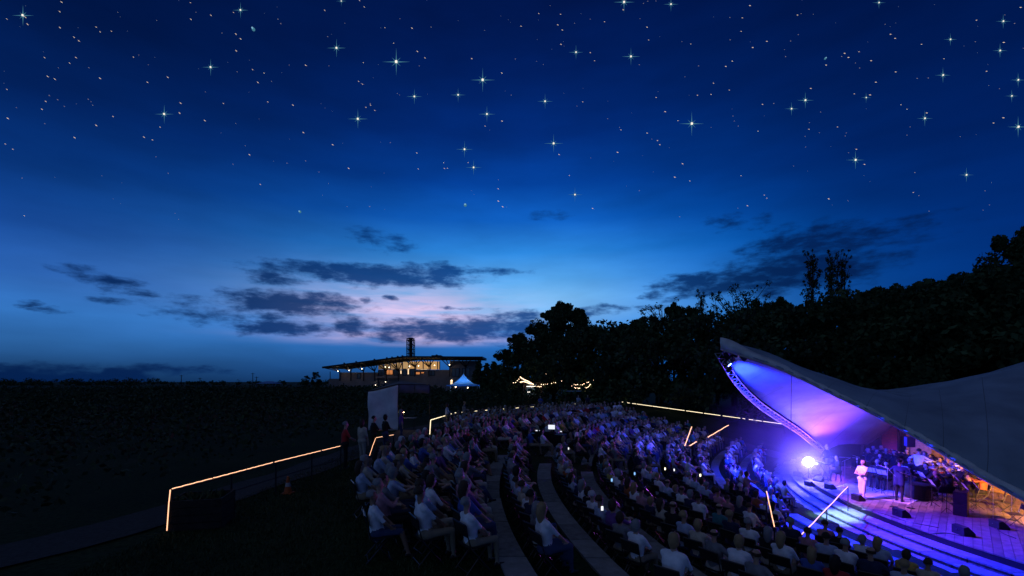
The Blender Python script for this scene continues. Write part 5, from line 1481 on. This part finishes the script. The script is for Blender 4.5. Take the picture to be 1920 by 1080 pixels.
n = len(ldv); ld_.add(ldv + [v + Vector((0, 0, .03)) for v in ldv], [tuple(range(n - 1, -1, -1)), tuple(range(n, 2 * n))] + [(i, (i + 1) % n, n + (i + 1) % n, n + i) for i in range(n)]); ld_.build('lid', m_gloss, pia)
for x, y in ((-.6, -.6), (-.6, .6), (.95, -.35)): MB().lathe([(.06, .68), (.05, .4), (.035, .08), (.05, .04), (.03, 0)], 10, (x, y, 0)).build('leg', m_gloss, pia)
MB().box((-.62, 0, 1.14), (.02, .7, .26)).build('music_desk', m_gloss, pia)
performer(1572, 902, PI * .9 + PI - 2.9, dict(lean=6, hands=((.42, .18, .80), (.42, -.18, .80)), sleeve='long', size=1.0), 'short', 'black suit', 'black', 'dark', 'pianist in black seated at the keyboard', seed=6)
sb = dk(1572, 902); stl = empty('piano_stool', sb, 0, 'black stool under the pianist', 'stool'); MB().lathe([(.19, .40), (.2, .45), (.18, .47)], 14).build('seat', m_black, stl)
for k in range(4): MB().tube([(.12 * math.cos(k * 1.571), .12 * math.sin(k * 1.571), .41), (.18 * math.cos(k * 1.571), .18 * math.sin(k * 1.571), 0)], .014, 6).build('leg', m_black, stl)
performer(1551, 893, PI - .1, dict(sit=False, lean=2, hands=((.30, .14, .98), (.30, -.16, .98)), sleeve='long', size=.98), 'long', 'black suit', 'black', 'fair', 'fair long-haired keyboard player in black behind the pianist', seed=7)
kb = dk(1540, 897); kbd = empty('keyboard', kb, PI - .1, 'slim electric keyboard on a crossed stand by the floodlight', 'keyboard')
MB().box((0, 0, .92), (.32, 1.25, .09)).build('body', m_black, kbd); MB().box((.06, 0, .97), (.15, 1.15, .02)).build('keys', m_key, kbd)
for s in (-.35, .35): MB().bar((-.25, s, 0), (.25, s, .88), .03).build('stand_leg', m_black, kbd); MB().bar((.25, s + .035, 0), (-.25, s + .035, .88), .03).build('stand_leg', m_black, kbd)
# string players: violinists with bow
def violin(p, ang, label, size=1.0):
    v_ = empty('violin', p, ang, label, 'violin', 'violins on stage'); m_v = mat('violin_varnish', (.32, .11, .03), .2, coat=.6)
    out = []
    for i in range(20):
        t = 2 * PI * i / 20; y = .10 * math.sin(t) * (1 - .28 * math.cos(2 * t + .0) * (abs(math.cos(t)) < .5)); out.append((.18 * math.cos(t) * size, y * size))
    b_ = MB().prism(out, -.02 * size, .025 * size).build('body', m_v, v_); MB().bar((.17 * size, 0, .02), (.42 * size, 0, .05), .03 * size, .018).build('neck', m_black, v_); MB().ball((.44 * size, 0, .05), .022 * size, 6, 5).build('scroll', m_v, v_)
    MB().bar((.05 * size, -.34 * size, .08), (.10 * size, .34 * size, .07), .008).build('bow', m_wood, v_)
    v_.rotation_euler = (0, R(-12), ang); return v_
VP = [(1628, 884, -2.6, 'grey', 'front violinist left of the music stands'), (1644, 886, -2.7, 'dark', 'second violinist from the left'), (1661, 884, -2.8, 'fair', 'violinist with raised bow beneath the red door panel'), (1650, 898, -2.6, 'brown', 'violinist in front of the other string players'), (1676, 889, -2.9, 'dark', 'rightmost violinist, left of the conductor'),
      (1622, 878, -2.5, 'brown', 'violinist furthest left against the dark curtain'), (1637, 877, -2.6, 'dark', 'back-row violinist left of the red door panel'), (1652, 877, -2.7, 'grey', 'back-row violinist before the red door panel'), (1668, 877, -2.7, 'brown', 'back-row violinist right of the red door panel'),
      (1686, 880, -2.8, 'fair', 'fair back-row violinist at the first cedar post'), (1700, 886, -2.9, 'dark', 'violinist close behind the conductor')]
vk = dict(lean=-2, hands=((.42, .20, 1.12), (.30, -.22, 1.10)), sleeve='long', turn=20)
for i, (px, py, ang, hr, lb) in enumerate(VP):
    p = dk(px, py); o = performer(px, py, ang, vk, 'short' if i % 2 else 'bob', 'black suit', 'black', hr, lb, seed=10 + i, ratio=.22)
    chair_at(p, ang, 'black chair under the ' + lb)
    q_ = Matrix.Rotation(ang, 3, 'Z') @ Vector((.22, .12, 1.16)); violin((p.x + q_.x, p.y + q_.y, DECK + q_.z), ang + .35, 'violin under the chin of the ' + lb)
for (px, py, ang, lb) in ((1634, 900, 2.6, 'music stand before the front violinist'), (1655, 906, 2.4, 'music stand in front of the string players'), (1668, 898, 2.5, 'music stand left of the man in blue'), (1698, 925, 2.9, 'music stand right of the man in blue'), (1744, 936, 2.6, 'tall dark music stand left of the drum'), ):
    music_stand(px, py, ang, lb)
music_stand(1800, 940, 2.75, 'music stand holding bright white sheets above the amplifier', h=1.15); music_stand(1775, 962, 1.2, 'low music stand on the bare boards', sheet=False, h=.9)
for (px, py, ang, hr, lb) in ((1646, 912, -2.6, 'grey', 'grey-haired seated player at the front edge of the strings'), (1663, 917, -2.7, 'dark', 'dark-haired seated player left of the man in blue'), (1706, 908, -2.9, 'brown', 'seated player between the man in blue and the conductor'), (1738, 922, 2.9, 'dark', 'seated player between the black drum case and the kit'), (1757, 940, 2.7, 'fair', 'fair-haired seated player in front of the drum kit'), (1820, 950, 2.6, 'dark', 'seated player right behind the speaker cabinets')):
    p = dk(px, py); performer(px, py, ang, dict(lean=3, hands=((.40, .12, .86), (.40, -.14, .92)), sleeve='long', turn=10), 'short', 'black suit', 'black', hr, lb, seed=int(px), ratio=.22); chair_at(p, ang, 'black chair under the ' + lb)
    music_stand(px - 10, py + 9, ang + PI, 'music stand before the ' + lb, h=.98)
# cellist
cx_ = dk(1690, 912); performer(1690, 912, -2.7, dict(lean=0, hands=((.34, .16, 1.0), (.40, -.25, .72)), knees=.06, sleeve='long'), 'long', 'black suit', 'black', 'brown', 'cellist seated behind the man in blue', seed=20, ratio=.22); chair_at(cx_, -2.7, 'black chair under the cellist')
ce = empty('cello', (cx_.x - .30, cx_.y - .12, DECK), -2.7, 'brown cello leaning against the cellist', 'cello'); m_v = mat('violin_varnish', (.32, .11, .03), .2)
mxr = Matrix.Rotation(R(-72), 3, 'Y'); out = [(.38 * math.cos(2 * PI * i / 24), (.22 - .06 * math.cos(4 * PI * i / 24 + PI)) * math.sin(2 * PI * i / 24)) for i in range(24)]
bd = [mxr @ Vector((x, y, z)) + Vector((0, 0, .55)) for z in (-.06, .06) for x, y in out]; MB().add(bd, [tuple(range(23, -1, -1)), tuple(range(24, 48))] + [(i, (i + 1) % 24, 24 + (i + 1) % 24, 24 + i) for i in range(24)]).build('body', m_v, ce)
MB().bar(mxr @ Vector((.36, 0, .07)) + Vector((0, 0, .55)), mxr @ Vector((.80, 0, .05)) + Vector((0, 0, .55)), .04).build('neck', m_black, ce); MB().tube([mxr @ Vector((-.38, 0, 0)) + Vector((0, 0, .55)), mxr @ Vector((-.56, 0, 0)) + Vector((0, 0, .55))], .008, 5).build('spike', m_steel, ce)
# big drum, drum kit
bd_ = dk(1722, 934); drum = empty('bass_drum', bd_, .3, 'large black drum case standing right of the man in blue', 'drum')
MB().lathe([(.50, 0), (.52, .06), (.52, .62), (.50, .70), (.05, .72)], 24).build('shell', m_dark, drum)
for z in (.05, .64): MB().lathe([(.525, z), (.54, z), (.54, z + .05), (.525, z + .05)], 24).build('hoop', m_black, drum)
m_skinw = mat('drum_head', (.78, .76, .70), .5); m_brass = mat('brass_cymbal', (.72, .50, .18), .28, 1.0); m_shell = mat('red_drum_shell', (.22, .03, .03), .25, coat=.5)
kp_ = dk(1757, 914); kit = empty('drum_kit', kp_, 2.9, 'drum kit with pale drum heads and brass cymbals lit amber', 'drum kit')
MB().lathe([(.28, -.2), (.28, .2)], 20, (.1, 0, .30), 0, Matrix.Rotation(R(90), 3, 'Y')).build('kick_drum', m_shell, kit)
MB().lathe([(.27, .205), (.02, .21)], 20, (.1, 0, .30), 0, Matrix.Rotation(R(90), 3, 'Y')).build('kick_head', m_skinw, kit)
for (x, y, z, r_, h) in ((.05, .28, .72, .17, .2), (.05, -.22, .74, .18, .22), (-.35, -.55, .45, .24, .38), (-.38, .42, .62, .19, .13)):
    dr = MB().lathe([(r_, 0), (r_, h)], 18, (x, y, z)).build('drum', m_shell, kit); MB().lathe([(r_ * .98, h + .002), (r_ * 1.02, h + .01), (.01, h + .012)], 18, (x, y, z)).build('drum_head', m_skinw, dr)
    MB().tube([(x, y, 0), (x, y, z)], .014, 6).build('stand', m_steel, kit)
for (x, y, z, r_, tl) in ((.25, .62, 1.18, .27, 12), (.2, -.62, 1.12, .30, -14), (-.3, .72, .95, .20, 4), (.35, .05, 1.25, .24, 8)):
    MB().lathe([(.02, .03), (.06, .02), (r_, 0), (r_, -.006), (.02, .015)], 20, (x, y, z), 0, Matrix.Rotation(R(tl), 3, 'X')).build('cymbal', m_brass, kit); MB().tube([(x, y, 0), (x, y, z)], .012, 6).build('cymbal_stand', m_steel, kit)
dq_ = dk(1766, 907); performer(1766, 907, 2.9, dict(lean=4, hands=((.40, .24, .92), (.42, -.20, .95)), sleeve='short'), 'short', 'white', 'black', 'dark', 'drummer in a white shirt behind the kit', seed=22); chair_at(dq_, 2.9, 'black seat under the drummer')
# brass and wind players at the right
WP = [(1747, 899, 2.7, 'white', 'dark', 'dark-haired player in white right of the conductor'), (1788, 915, 2.6, 'cream', 'brown', 'player in pale jacket behind the cymbals'), (1806, 926, 2.6, 'black', 'dark', 'player in black above the bright sheets'), (1826, 932, 2.5, 'black', 'brown', 'player in black right of the bright sheets'), (1843, 944, 2.5, 'rust', 'dark', 'player lit orange at the right end of the band'), (1780, 932, 2.7, 'black', 'grey', 'seated player between drum kit and amplifier'), (1735, 893, 2.8, 'black', 'brown', 'back-row player against the cedar wall, left'), (1768, 897, 2.7, 'cream', 'grey', 'back-row player against the cedar wall, middle'), (1800, 908, 2.6, 'white', 'dark', 'back-row player in white against the cedar wall, right'), (1822, 918, 2.6, 'black', 'fair', 'back-row player in black at the canopy edge')]
m_horn = mat('brass_horn', (.72, .47, .14), .2, 1.0)
for i, (px, py, ang, tp_, hr, lb) in enumerate(WP):
    p = dk(px, py); performer(px, py, ang, dict(lean=1, hands=((.36, .05, 1.05), (.44, -.05, .98)), sleeve='long', turn=-6 + 8 * (i % 3)), 'short', tp_, 'black', hr, lb, seed=30 + i, ratio=.22); chair_at(p, ang, 'black chair under the ' + lb)
    h_ = empty('horn', (p.x, p.y, DECK), ang, 'brass horn held by the ' + lb, 'horn', 'horns on stage')
    MB().tube([(.16, 0, 1.14), (.34, 0, 1.08), (.55, 0, 1.0)], .011, 6).build('tube', m_horn, h_); MB().lathe([(.013, 0), (.02, .06), (.04, .12), (.075, .16)], 12, (.55, 0, 1.0), 0, Vector((.35, 0, -.13)).to_track_quat('Z', 'Y').to_matrix()).build('bell', m_horn, h_)
    MB().tube([(.30, 0, 1.09), (.30, 0, 1.0), (.44, 0, .95), (.46, 0, 1.03)], .010, 6).build('valve_loop', m_horn, h_)
    music_stand(px - 13, py + 11, ang + PI, 'music stand in front of the ' + lb, sheet=(i % 2 == 0), h=.95)
# empty chairs further right
for (px, py, ang, lb) in ((1872, 958, 2.4, 'empty black chair under the canopy edge, left one'), (1892, 962, 2.2, 'empty black chair under the canopy edge, right one'), (1905, 985, 2.6, 'empty black chair nearest the right edge')):
    chair_at(dk(px, py), ang, lb)
# amplifier stack, loudspeaker on a pole, laid-out things
am = dk(1802, 965); amp = empty('speaker_cabinet', am, PI * .72, 'two stacked black speaker cabinets with blue-lit fronts', 'speaker')
for z, h in ((0, .52), (.53, .46)):
    c_ = MB().box((0, 0, z + h / 2), (.42, .62, h)).build('cabinet', m_dark, amp); MB().box((.215, 0, z + h / 2), (.012, .56, h - .06)).build('grille', m_grille, c_)
    MB().tube([(-.08, 0, z + h + .005), (0, 0, z + h + .03), (.08, 0, z + h + .005)], .012, 5).build('handle', m_black, c_)
sp = dk(1706, 905); spk = empty('pole_loudspeaker', sp, PI * .85, 'loudspeaker on a tall pole in front of the cedar wall', 'speaker')
MB().tube([(0, 0, 0), (0, 0, 2.0)], .02, 6).build('pole', m_black, spk); MB().prism([(-.18, -.22), (.18, -.28), (.18, .28), (-.18, .22)], 2.0, 2.55).build('cabinet', m_dark, spk); MB().box((.185, 0, 2.28), (.012, .5, .5)).build('grille', mat('grille_painted_blue_lit', (.10, .14, .30), .4), spk)  # blue stage light put into this grille's colour
for k in range(3): MB().tube([(0, 0, .5), (.4 * math.cos(k * 2.1), .4 * math.sin(k * 2.1), .02)], .012, 5).build('leg', m_black, spk)
for (px, py, a, lb) in ((1664, 935, 2.0, 'microphone stand with boom left of the man in blue'), (1675, 950, 1.2, 'bright steel microphone stand before the man in blue'), (1708, 953, 2.4, 'bright slanting microphone stand at the front edge'), (1607, 905, -2.8, 'straight microphone stand by the piano'), (1735, 905, 2.2, 'microphone stand over the drums'), (1584, 915, .3, 'microphone stand at the pianist'), (1897, 975, 2.6, 'thick microphone stand near the right edge'), (1862, 975, 2.0, 'curved-arm microphone stand on the bare boards')):
    mic_stand(px, py, a, lb)
MB_l = [(1690, 962), (1720, 975), (1740, 955)]
def cable(pts, label):
    P = spl([dk(*p) + Vector((0, 0, .012)) for p in pts], 24); tag(MB().tube(P, .012, 5).build('stage_cable', m_black), label, 'cable', 'cables on the boards')
cable([(1560, 925), (1600, 950), (1650, 962), (1700, 978), (1760, 990)], 'black cable looping along the stage front past the singer'); cable([(1806, 1006), (1770, 1000), (1730, 1002), (1700, 990)], 'black cable trailing from the lone floor monitor'); cable([(1860, 985), (1880, 1000), (1905, 1010)], 'black cable near the right edge of the boards')
rg = dk(1640, 925); MB_rug = MB(); 
rug = empty('pale_rug', (rg.x, rg.y, DECK + .006), .6, 'pale rug laid on the boards behind the singer', 'rug'); MB().box((0, 0, .006), (2.6, 3.2, .012)).build('cloth', mat('rug_cloth', (.42, .34, .28), .95, var=.2, vscale=2), rug)
for s in (-1, 1): MB().box((0, s * 1.63, .006), (2.6, .06, .010)).build('fringe', m_paper, rug)
# drum fans by the far truss foot
for (px, py, d, r_, L, lb) in ((1588, 836, 30.0, .42, 1.25, 'upper drum-shaped duct hung at the far truss'), (1597, 856, 29.5, .50, 1.2, 'lower drum-shaped duct behind the piano')):
    p = at(px, py, d); dct = empty('ventilation_drum', p, -.25, lb, 'duct'); mq = Matrix.Rotation(R(90), 3, 'Y')
    MB().lathe([(r_ * .9, -L / 2), (r_, -L / 2 + .03), (r_, L / 2 - .03), (r_ * .9, L / 2)], 20, (0, 0, 0), 0, mq).build('shell', m_alu, dct)
    for x in (-.45, 0, .45): MB().lathe([(r_ + .002, x * L - .02), (r_ + .02, x * L - .02), (r_ + .02, x * L + .02), (r_ + .002, x * L + .02)], 20, (0, 0, 0), 0, mq).build('band', m_dark, dct)
    MB().tube([(0, 0, -r_), (0, 0, DECK - p.z)], .04, 6).build('support', m_dark, dct)
# ------------------------------------------------------------------ leaves
m_leaf = [mat('leaf_%d' % i, c, .8, var=.4, vscale=.5, spec=.15) for i, c in enumerate([(.028, .050, .018), (.042, .074, .027), (.060, .095, .038)])]
m_bark = mat('bark', (.045, .036, .028), .95, var=.4, vscale=4, bump=.8, bscale=12)
def leaf_quads(pts, size, g):
    """a bent leaf-clump quad at each point, randomly turned"""
    n = len(pts); a = g.normal(size=(n, 3)); a /= np.linalg.norm(a, axis=1)[:, None]
    b = np.cross(a, g.normal(size=(n, 3))); b /= np.linalg.norm(b, axis=1)[:, None]
    s = (size * g.uniform(.6, 1.35, n))[:, None]
    v = np.stack([pts - a * s, pts - b * s * .6, pts + a * s, pts + b * s * .6], 1)
    v[:, 1] += np.cross(a, b) * s * .25
    return v.reshape(-1, 3), np.arange(n * 4).reshape(-1, 4)
def crown_points(n, clumps, g):
    idx = g.integers(0, len(clumps), n); c = np.array([k[0] for k in clumps])[idx]; r = np.array([k[1] for k in clumps])[idx]
    d = g.normal(size=(n, 3)); d /= np.linalg.norm(d, axis=1)[:, None]
    return c + d * (r * (g.random(n) ** .45))[:, None] * np.array([1, 1, .85])
TREES = []
def make_tree(seed, H=14.0, W=4.2, n=6500, kind='broad'):
    g = np.random.default_rng(seed); rr = random.Random(seed)
    tr = MB(); clumps = []
    if kind == 'broad':
        tr.tube([(0, 0, -.3), (.1, 0, H * .25), (.0, .15, H * .5), (.2, 0, H * .78)], [.34, .27, .18, .06], 8)
        for i in range(24):
            a = rr.uniform(0, 6.28); z = H * rr.uniform(.12, .92); rad = W * math.sqrt(max(.05, 1 - ((z / H - .42) / .60) ** 2)) * rr.uniform(.35, .95)
            p = Vector((rad * math.cos(a), rad * math.sin(a), z)); clumps.append((tuple(p), rr.uniform(.9, 1.75)))
            if i % 2: tr.tube([(0, 0, max(1, z - rr.uniform(1.5, 3))), tuple(p * .6 + Vector((0, 0, z * .36))), tuple(p)], [.13, .07, .025], 5)
        for i in range(12):
            a = rr.uniform(0, 6.28); q = rr.uniform(0, W * .55); clumps.append(((q * math.cos(a), q * math.sin(a), H * rr.uniform(.86, 1.0) - q * .35), rr.uniform(.45, .95)))
    elif kind == 'poplar':       # tall, thin, see-through
        for s in range(3):
            x0 = rr.uniform(-.9, .9); tr.tube([(0, 0, 0), (x0 * .5, 0, H * .3), (x0, rr.uniform(-.3, .3), H * .7), (x0 * 1.25, 0, H)], [.16, .12, .07, .02], 6)
            for i in range(22):
                z = H * rr.uniform(.45, 1.0); a = rr.uniform(0, 6.28); e = Vector((x0 + rr.uniform(.3, .9) * math.cos(a), rr.uniform(.3, .8) * math.sin(a), z + 1.0))
                tr.tube([(x0 * z / H, 0, z - .5), tuple(e)], [.035, .012], 4); clumps.append((tuple(e), rr.uniform(.12, .34)))
                clumps.append(((x0 + rr.uniform(-.35, .35), rr.uniform(-.3, .3), z), rr.uniform(.2, .45)))
    elif kind == 'bare':
        tr.tube([(0, 0, 0), (.1, 0, H * .45), (.2, 0, H * .8)], [.2, .12, .04], 6)
        for i in range(46):
            z = H * rr.uniform(.35, .8); a = rr.uniform(0, 6.28); L = rr.uniform(1.6, 3.4); e = Vector((math.cos(a) * L * .6, math.sin(a) * L * .6, z + L * .85))
            tr.tube([(.1, 0, z), tuple(e * .55 + Vector((.05, 0, z * .45))), tuple(e)], [.045, .03, .010], 4); clumps.append((tuple(e), rr.uniform(.2, .45)))
    elif kind == 'conifer':
        tr.tube([(0, 0, 0), (0, 0, H)], [.2, .03], 6)
        for i in range(30):
            z = H * (.12 + .86 * i / 29); rad = W * (1 - z / H) ** .8
            for q in range(4):
                a = rr.uniform(0, 6.28); d = rad * rr.uniform(.4, 1); clumps.append(((d * math.cos(a), d * math.sin(a), z), .28 + .25 * (1 - z / H)))
    pts = crown_points(n, clumps, g)
    v, f = leaf_quads(pts, np.full(n, .20 if kind in ('broad', 'conifer') else .095), g)
    me = npmesh('', v, f, m_leaf, None, (g.random(n) * 3).astype(int)) if False else None
    cm = bpy.data.meshes.new('crown'); tmp = npmesh('tmp', v, f, m_leaf, None, g.integers(0, 3, n)); cm = tmp.data; bpy.data.objects.remove(tmp)
    return tr.mesh('trunk', m_bark, True), cm, H
B = [make_tree(100 + i, 14, [4.3, 3.7, 4.8, 3.9, 4.4][i], 11000) for i in range(5)]
POP = [make_tree(120 + i, 15, 1.2, 2600, 'poplar') for i in range(2)]
BARE = [make_tree(130 + i, 11, 2, 1100, 'bare') for i in range(2)]
CON = [make_tree(140, 9, 2.2, 3200, 'conifer')]
def tree(px, top, d, src, rz, wid, name, label, group='trees on the skyline', z0=0.0):
    p = at(px, top + (14 if group == 'trees on the skyline' else 0), d); Hh = p.z - z0
    root = empty(name, (p.x, p.y, z0), rz, label, 'tree', group)
    s = Hh / src[2]
    t_ = inst(src[0], 'trunk', root, scale=(s * wid, s * wid, s)); c_ = inst(src[1], 'crown', root, scale=(s * wid, s * wid, s))
    return root
q = random.Random(9)
SK = [(945, 640, 78, 0, 1.0, 'leftmost dark tree where the wood falls to the lawn'), (972, 612, 77, 1, 1.0, 'dark tree on the left shoulder of the wood'), (1005, 592, 75, 2, 1.0, 'rounded dark tree left of the tallest crown'), (1038, 566, 73, 3, .95, 'dark crown just left of the notch in the tallest tree'),
      (1062, 553, 72, 4, .85, 'tallest dark crown at the left of the wood'), (1085, 566, 72, 1, .8, 'dark crown right of the tallest one, stepping down'), (1122, 594, 74, 0, .9, 'low dark crown in the dip right of the tallest tree'), (1160, 592, 72, 2, .9, 'second low crown in the dip of the skyline'),
      (1196, 582, 70, 4, .9, 'dark crown rising out of the dip'), (1232, 580, 68, 1, .8, 'dark crown left of the double-topped tree'), (1263, 558, 66, 3, .62, 'narrow dark crown, left of the double-topped pair'), (1292, 560, 65, 0, .62, 'narrow dark crown, right of the double-topped pair'),
      (1330, 598, 62, 2, .9, 'low dark crown in front of the bare saplings'), (1375, 590, 60, 4, .9, 'low dark crown below the thin-branched tree'), (1425, 552, 58, 1, .62, 'pointed dark crown right of the thin-branched tree'), (1464, 548, 57, 3, .7, 'dark crown between the pointed tree and the poplars'),
      (1500, 556, 56, 0, .9, 'dark crown under the left poplar'), (1560, 548, 55, 2, .95, 'dark crown under the right poplars'), (1626, 528, 54, 4, 1.0, 'broad dark crown right of the poplars'), (1672, 530, 53, 1, 1.0, 'broad dark crown, second right of the poplars'),
      (1722, 522, 52, 3, .95, 'dark crown in the rise of the wood'), (1768, 504, 51, 0, .85, 'dark crown with a raised tip right of centre wood'), (1812, 494, 50, 2, .85, 'dark crown in the high right part of the wood'), (1858, 482, 49, 4, .9, 'dark crown left of the tallest right-hand tree'),
      (1908, 418, 47, 1, .7, 'tallest tree at the right edge of the picture'), (1965, 430, 46, 3, .8, 'tall dark tree cut by the right edge of the picture'), (2040, 450, 44, 0, .9, 'dark tree beyond the right edge')]
for (px, top, d, k, wd, lb) in SK:
    if px > 2000: continue
    tree(px, top, d, B[k], q.uniform(0, 6.28), wd, 'broadleaf_tree', lb)
tree(1518, 485, 58, POP[0], .4, 1.0, 'poplar_tree', 'see-through tall thin tree, left of the three on the skyline', 'thin tall trees')
tree(1554, 484, 58, POP[1], 1.4, .8, 'poplar_tree', 'see-through tall thin tree, middle of the three on the skyline', 'thin tall trees')
tree(1585, 489, 59, POP[0], 3.0, .9, 'poplar_tree', 'see-through tall thin tree, right of the three on the skyline', 'thin tall trees')
tree(1345, 562, 62, BARE[0], 0, 1.0, 'sparse_tree', 'thin-leaved sapling left of the thin-branched tree', 'sparse trees')
tree(1378, 545, 62, BARE[1], 1.0, 1.1, 'sparse_tree', 'thin-branched nearly bare tree above the low dark crowns', 'sparse trees')
tree(1409, 527, 62, BARE[0], 2.2, 1.0, 'sparse_tree', 'taller sparse tree beside the pointed dark crown', 'sparse trees')
tree(1308, 553, 64, POP[1], 2.6, .8, 'sparse_tree', 'thin sapling sticking up right of the double-topped pair', 'sparse trees')
tree(1240, 570, 67, BARE[1], .3, 1.2, 'sparse_tree', 'feathery bare treetop left of the double-topped pair', 'sparse trees')
for px, top, lb in ((898, 677, 'dark pointed tree at the right end of the building'), (913, 681, 'second pointed tree right of the building'), (926, 678, 'third pointed tree, next to the wood')):
    tree(px, top, 112, CON[0], px, 1.5, 'conifer_tree', lb, 'pointed trees beside the building')
tree(574, 704, 175, B[2], 1, 1.0, 'broadleaf_tree', 'smaller left one of two round trees on the horizon', 'trees on the horizon'); tree(593, 697, 175, B[0], 2, .9, 'broadleaf_tree', 'larger right one of two round trees on the horizon', 'trees on the horizon')
# the body of the wood and its undergrowth: one mass
g = np.random.default_rng(77)
base = [(925, 80), (1000, 74), (1100, 70), (1200, 66), (1300, 62), (1400, 57), (1500, 54), (1600, 52), (1700, 50), (1800, 48), (1900, 46), (2000, 44), (2150, 42)]
tops = {925: 690, 1000: 640, 1100: 618, 1200: 612, 1300: 604, 1400: 590, 1500: 572, 1600: 562, 1700: 550, 1800: 535, 1900: 500, 2000: 480, 2150: 470}
cl = []
for i in range(620):
    px = 925 + (2150 - 925) * g.random(); j = min(len(base) - 2, int(np.searchsorted([b[0] for b in base], px)) - 1); j = max(j, 0)
    t = (px - base[j][0]) / (base[j + 1][0] - base[j][0]); d = base[j][1] + (base[j + 1][1] - base[j][1]) * t; tp_ = tops[base[j][0]] * (1 - t) + tops[base[j + 1][0]] * t
    d += g.uniform(-9, 3); zt = CAMZ + (HZ - tp_) / F * d
    z = zt * g.random() ** .8; d -= (1 - z / zt) * 5
    cl.append((((px - 960) / F * d, d, max(.4, z)), g.uniform(1.0, 2.0)))
pts = crown_points(72000, cl, g)
v, f = leaf_quads(pts, np.full(len(pts), .30), g)
wood = npmesh('woodland', v, f, m_leaf, None, g.integers(0, 3, len(pts)))
tag(wood, 'dark mass of woodland foliage behind the amphitheatre', 'woodland', kind='stuff')
# distant treeline on the horizon
cl = []
for i in range(150):
    px = g.uniform(-60, 700); cl.append((((px - 960) / F * 420, 420 + g.uniform(-15, 15), g.uniform(.5, 2.2) + 1.6 * (g.random() ** 4)), g.uniform(1.5, 3.0)))
for i in range(90):
    px = g.uniform(-60, 300); cl.append((((px - 960) / F * 400, 400 + g.uniform(-15, 15), g.uniform(.5, 4.5)), g.uniform(2.0, 4.0)))
pts = crown_points(9000, cl, g); v, f = leaf_quads(pts, np.full(len(pts), .7), g)
tag(npmesh('distant_treeline', v, f, m_leaf, None, g.integers(0, 3, len(pts))), 'low dark line of far trees along the horizon', 'treeline', kind='stuff')

# ------------------------------------------------------------------ vineyard: leafy rows filling the plain on the left
m_vine = [mat('vine_leaf_%d' % i, c, .75, var=.35, vscale=.7, spec=.2) for i, c in enumerate([(.022, .038, .013), (.032, .055, .018), (.048, .072, .030)])]
P = []; S = []
def back_x(y): return -9.8 + max(0, (y - 34)) * .62 if y > 34 else -9.9 + (y - 8) * .04
row = 0
dv = Vector((.80, .60, 0)); nv2 = Vector((-.60, .80, 0))
for r_i in range(-14, 60):
    c0 = nv2 * (r_i * 2.7) + Vector((0, 14, 0))
    s = -120.0
    while s < 130:
        p = c0 + dv * s
        if p.y > 9.5 and p.y < 138 and p.x < back_x(p.y) and p.x > -1.25 * p.y - 6 and not (p.y > 92 and p.x > -20) and p.x < 5:
            dist = max(8.0, p.y); dens = 46.0 * min(1, (16 / dist) ** .75)
            n = g.poisson(dens * .5)
            if n:
                sz = .085 * max(1, (dist / 16) ** .62)
                bump = .25 * math.sin(s * 2.1 + r_i) + .12 * math.sin(s * 5.3) + .35 * math.sin(s * .31 + r_i * 1.7) + (.5 if (int(s * 2) * 7 + r_i * 13) % 41 == 0 else 0)
                q_ = np.column_stack([g.normal(0, .25, n), np.abs(g.normal(0, 1, n)) * 0, g.uniform(.35, 1.75 + bump, n)])
                a = g.uniform(-.25, .25, n)
                P.append(np.column_stack([p.x + dv.x * a + nv2.x * q_[:, 0], p.y + dv.y * a + nv2.y * q_[:, 0], q_[:, 2]])); S.append(np.full(n, sz))
        s += .5
P = np.vstack(P); S = np.concatenate(S)
print('vine leaves', len(P))
v, f = leaf_quads(P, S, g)
tag(npmesh('vineyard', v, f, m_vine, None, g.integers(0, 3, len(P))), 'dark leafy vineyard covering the plain left of the seats', 'vineyard', kind='stuff')
# short grass on the lawn nearest the camera
n = 60000
X = g.uniform(-7.4, 1.2, n); Y = g.uniform(5.5, 24, n); ok = (kval(X, Y) < -.35); X, Y = X[ok], Y[ok]; n = len(X)
a = g.uniform(0, 6.28, n); h = g.uniform(.03, .085, n); w = .006 + .0006 * Y; dx, dy = np.cos(a), np.sin(a)
v = np.stack([np.column_stack([X - dy * w, Y + dx * w, np.zeros(n)]), np.column_stack([X + dy * w, Y - dx * w, np.zeros(n)]), np.column_stack([X + dx * h * .6, Y + dy * h * .6, h])], 1).reshape(-1, 3)
tag(npmesh('lawn_grass', v, np.arange(n * 3).reshape(-1, 3), m_vine, None, g.integers(0, 3, n)), 'short lawn grass between the left rail and the chairs', 'grass', kind='stuff')
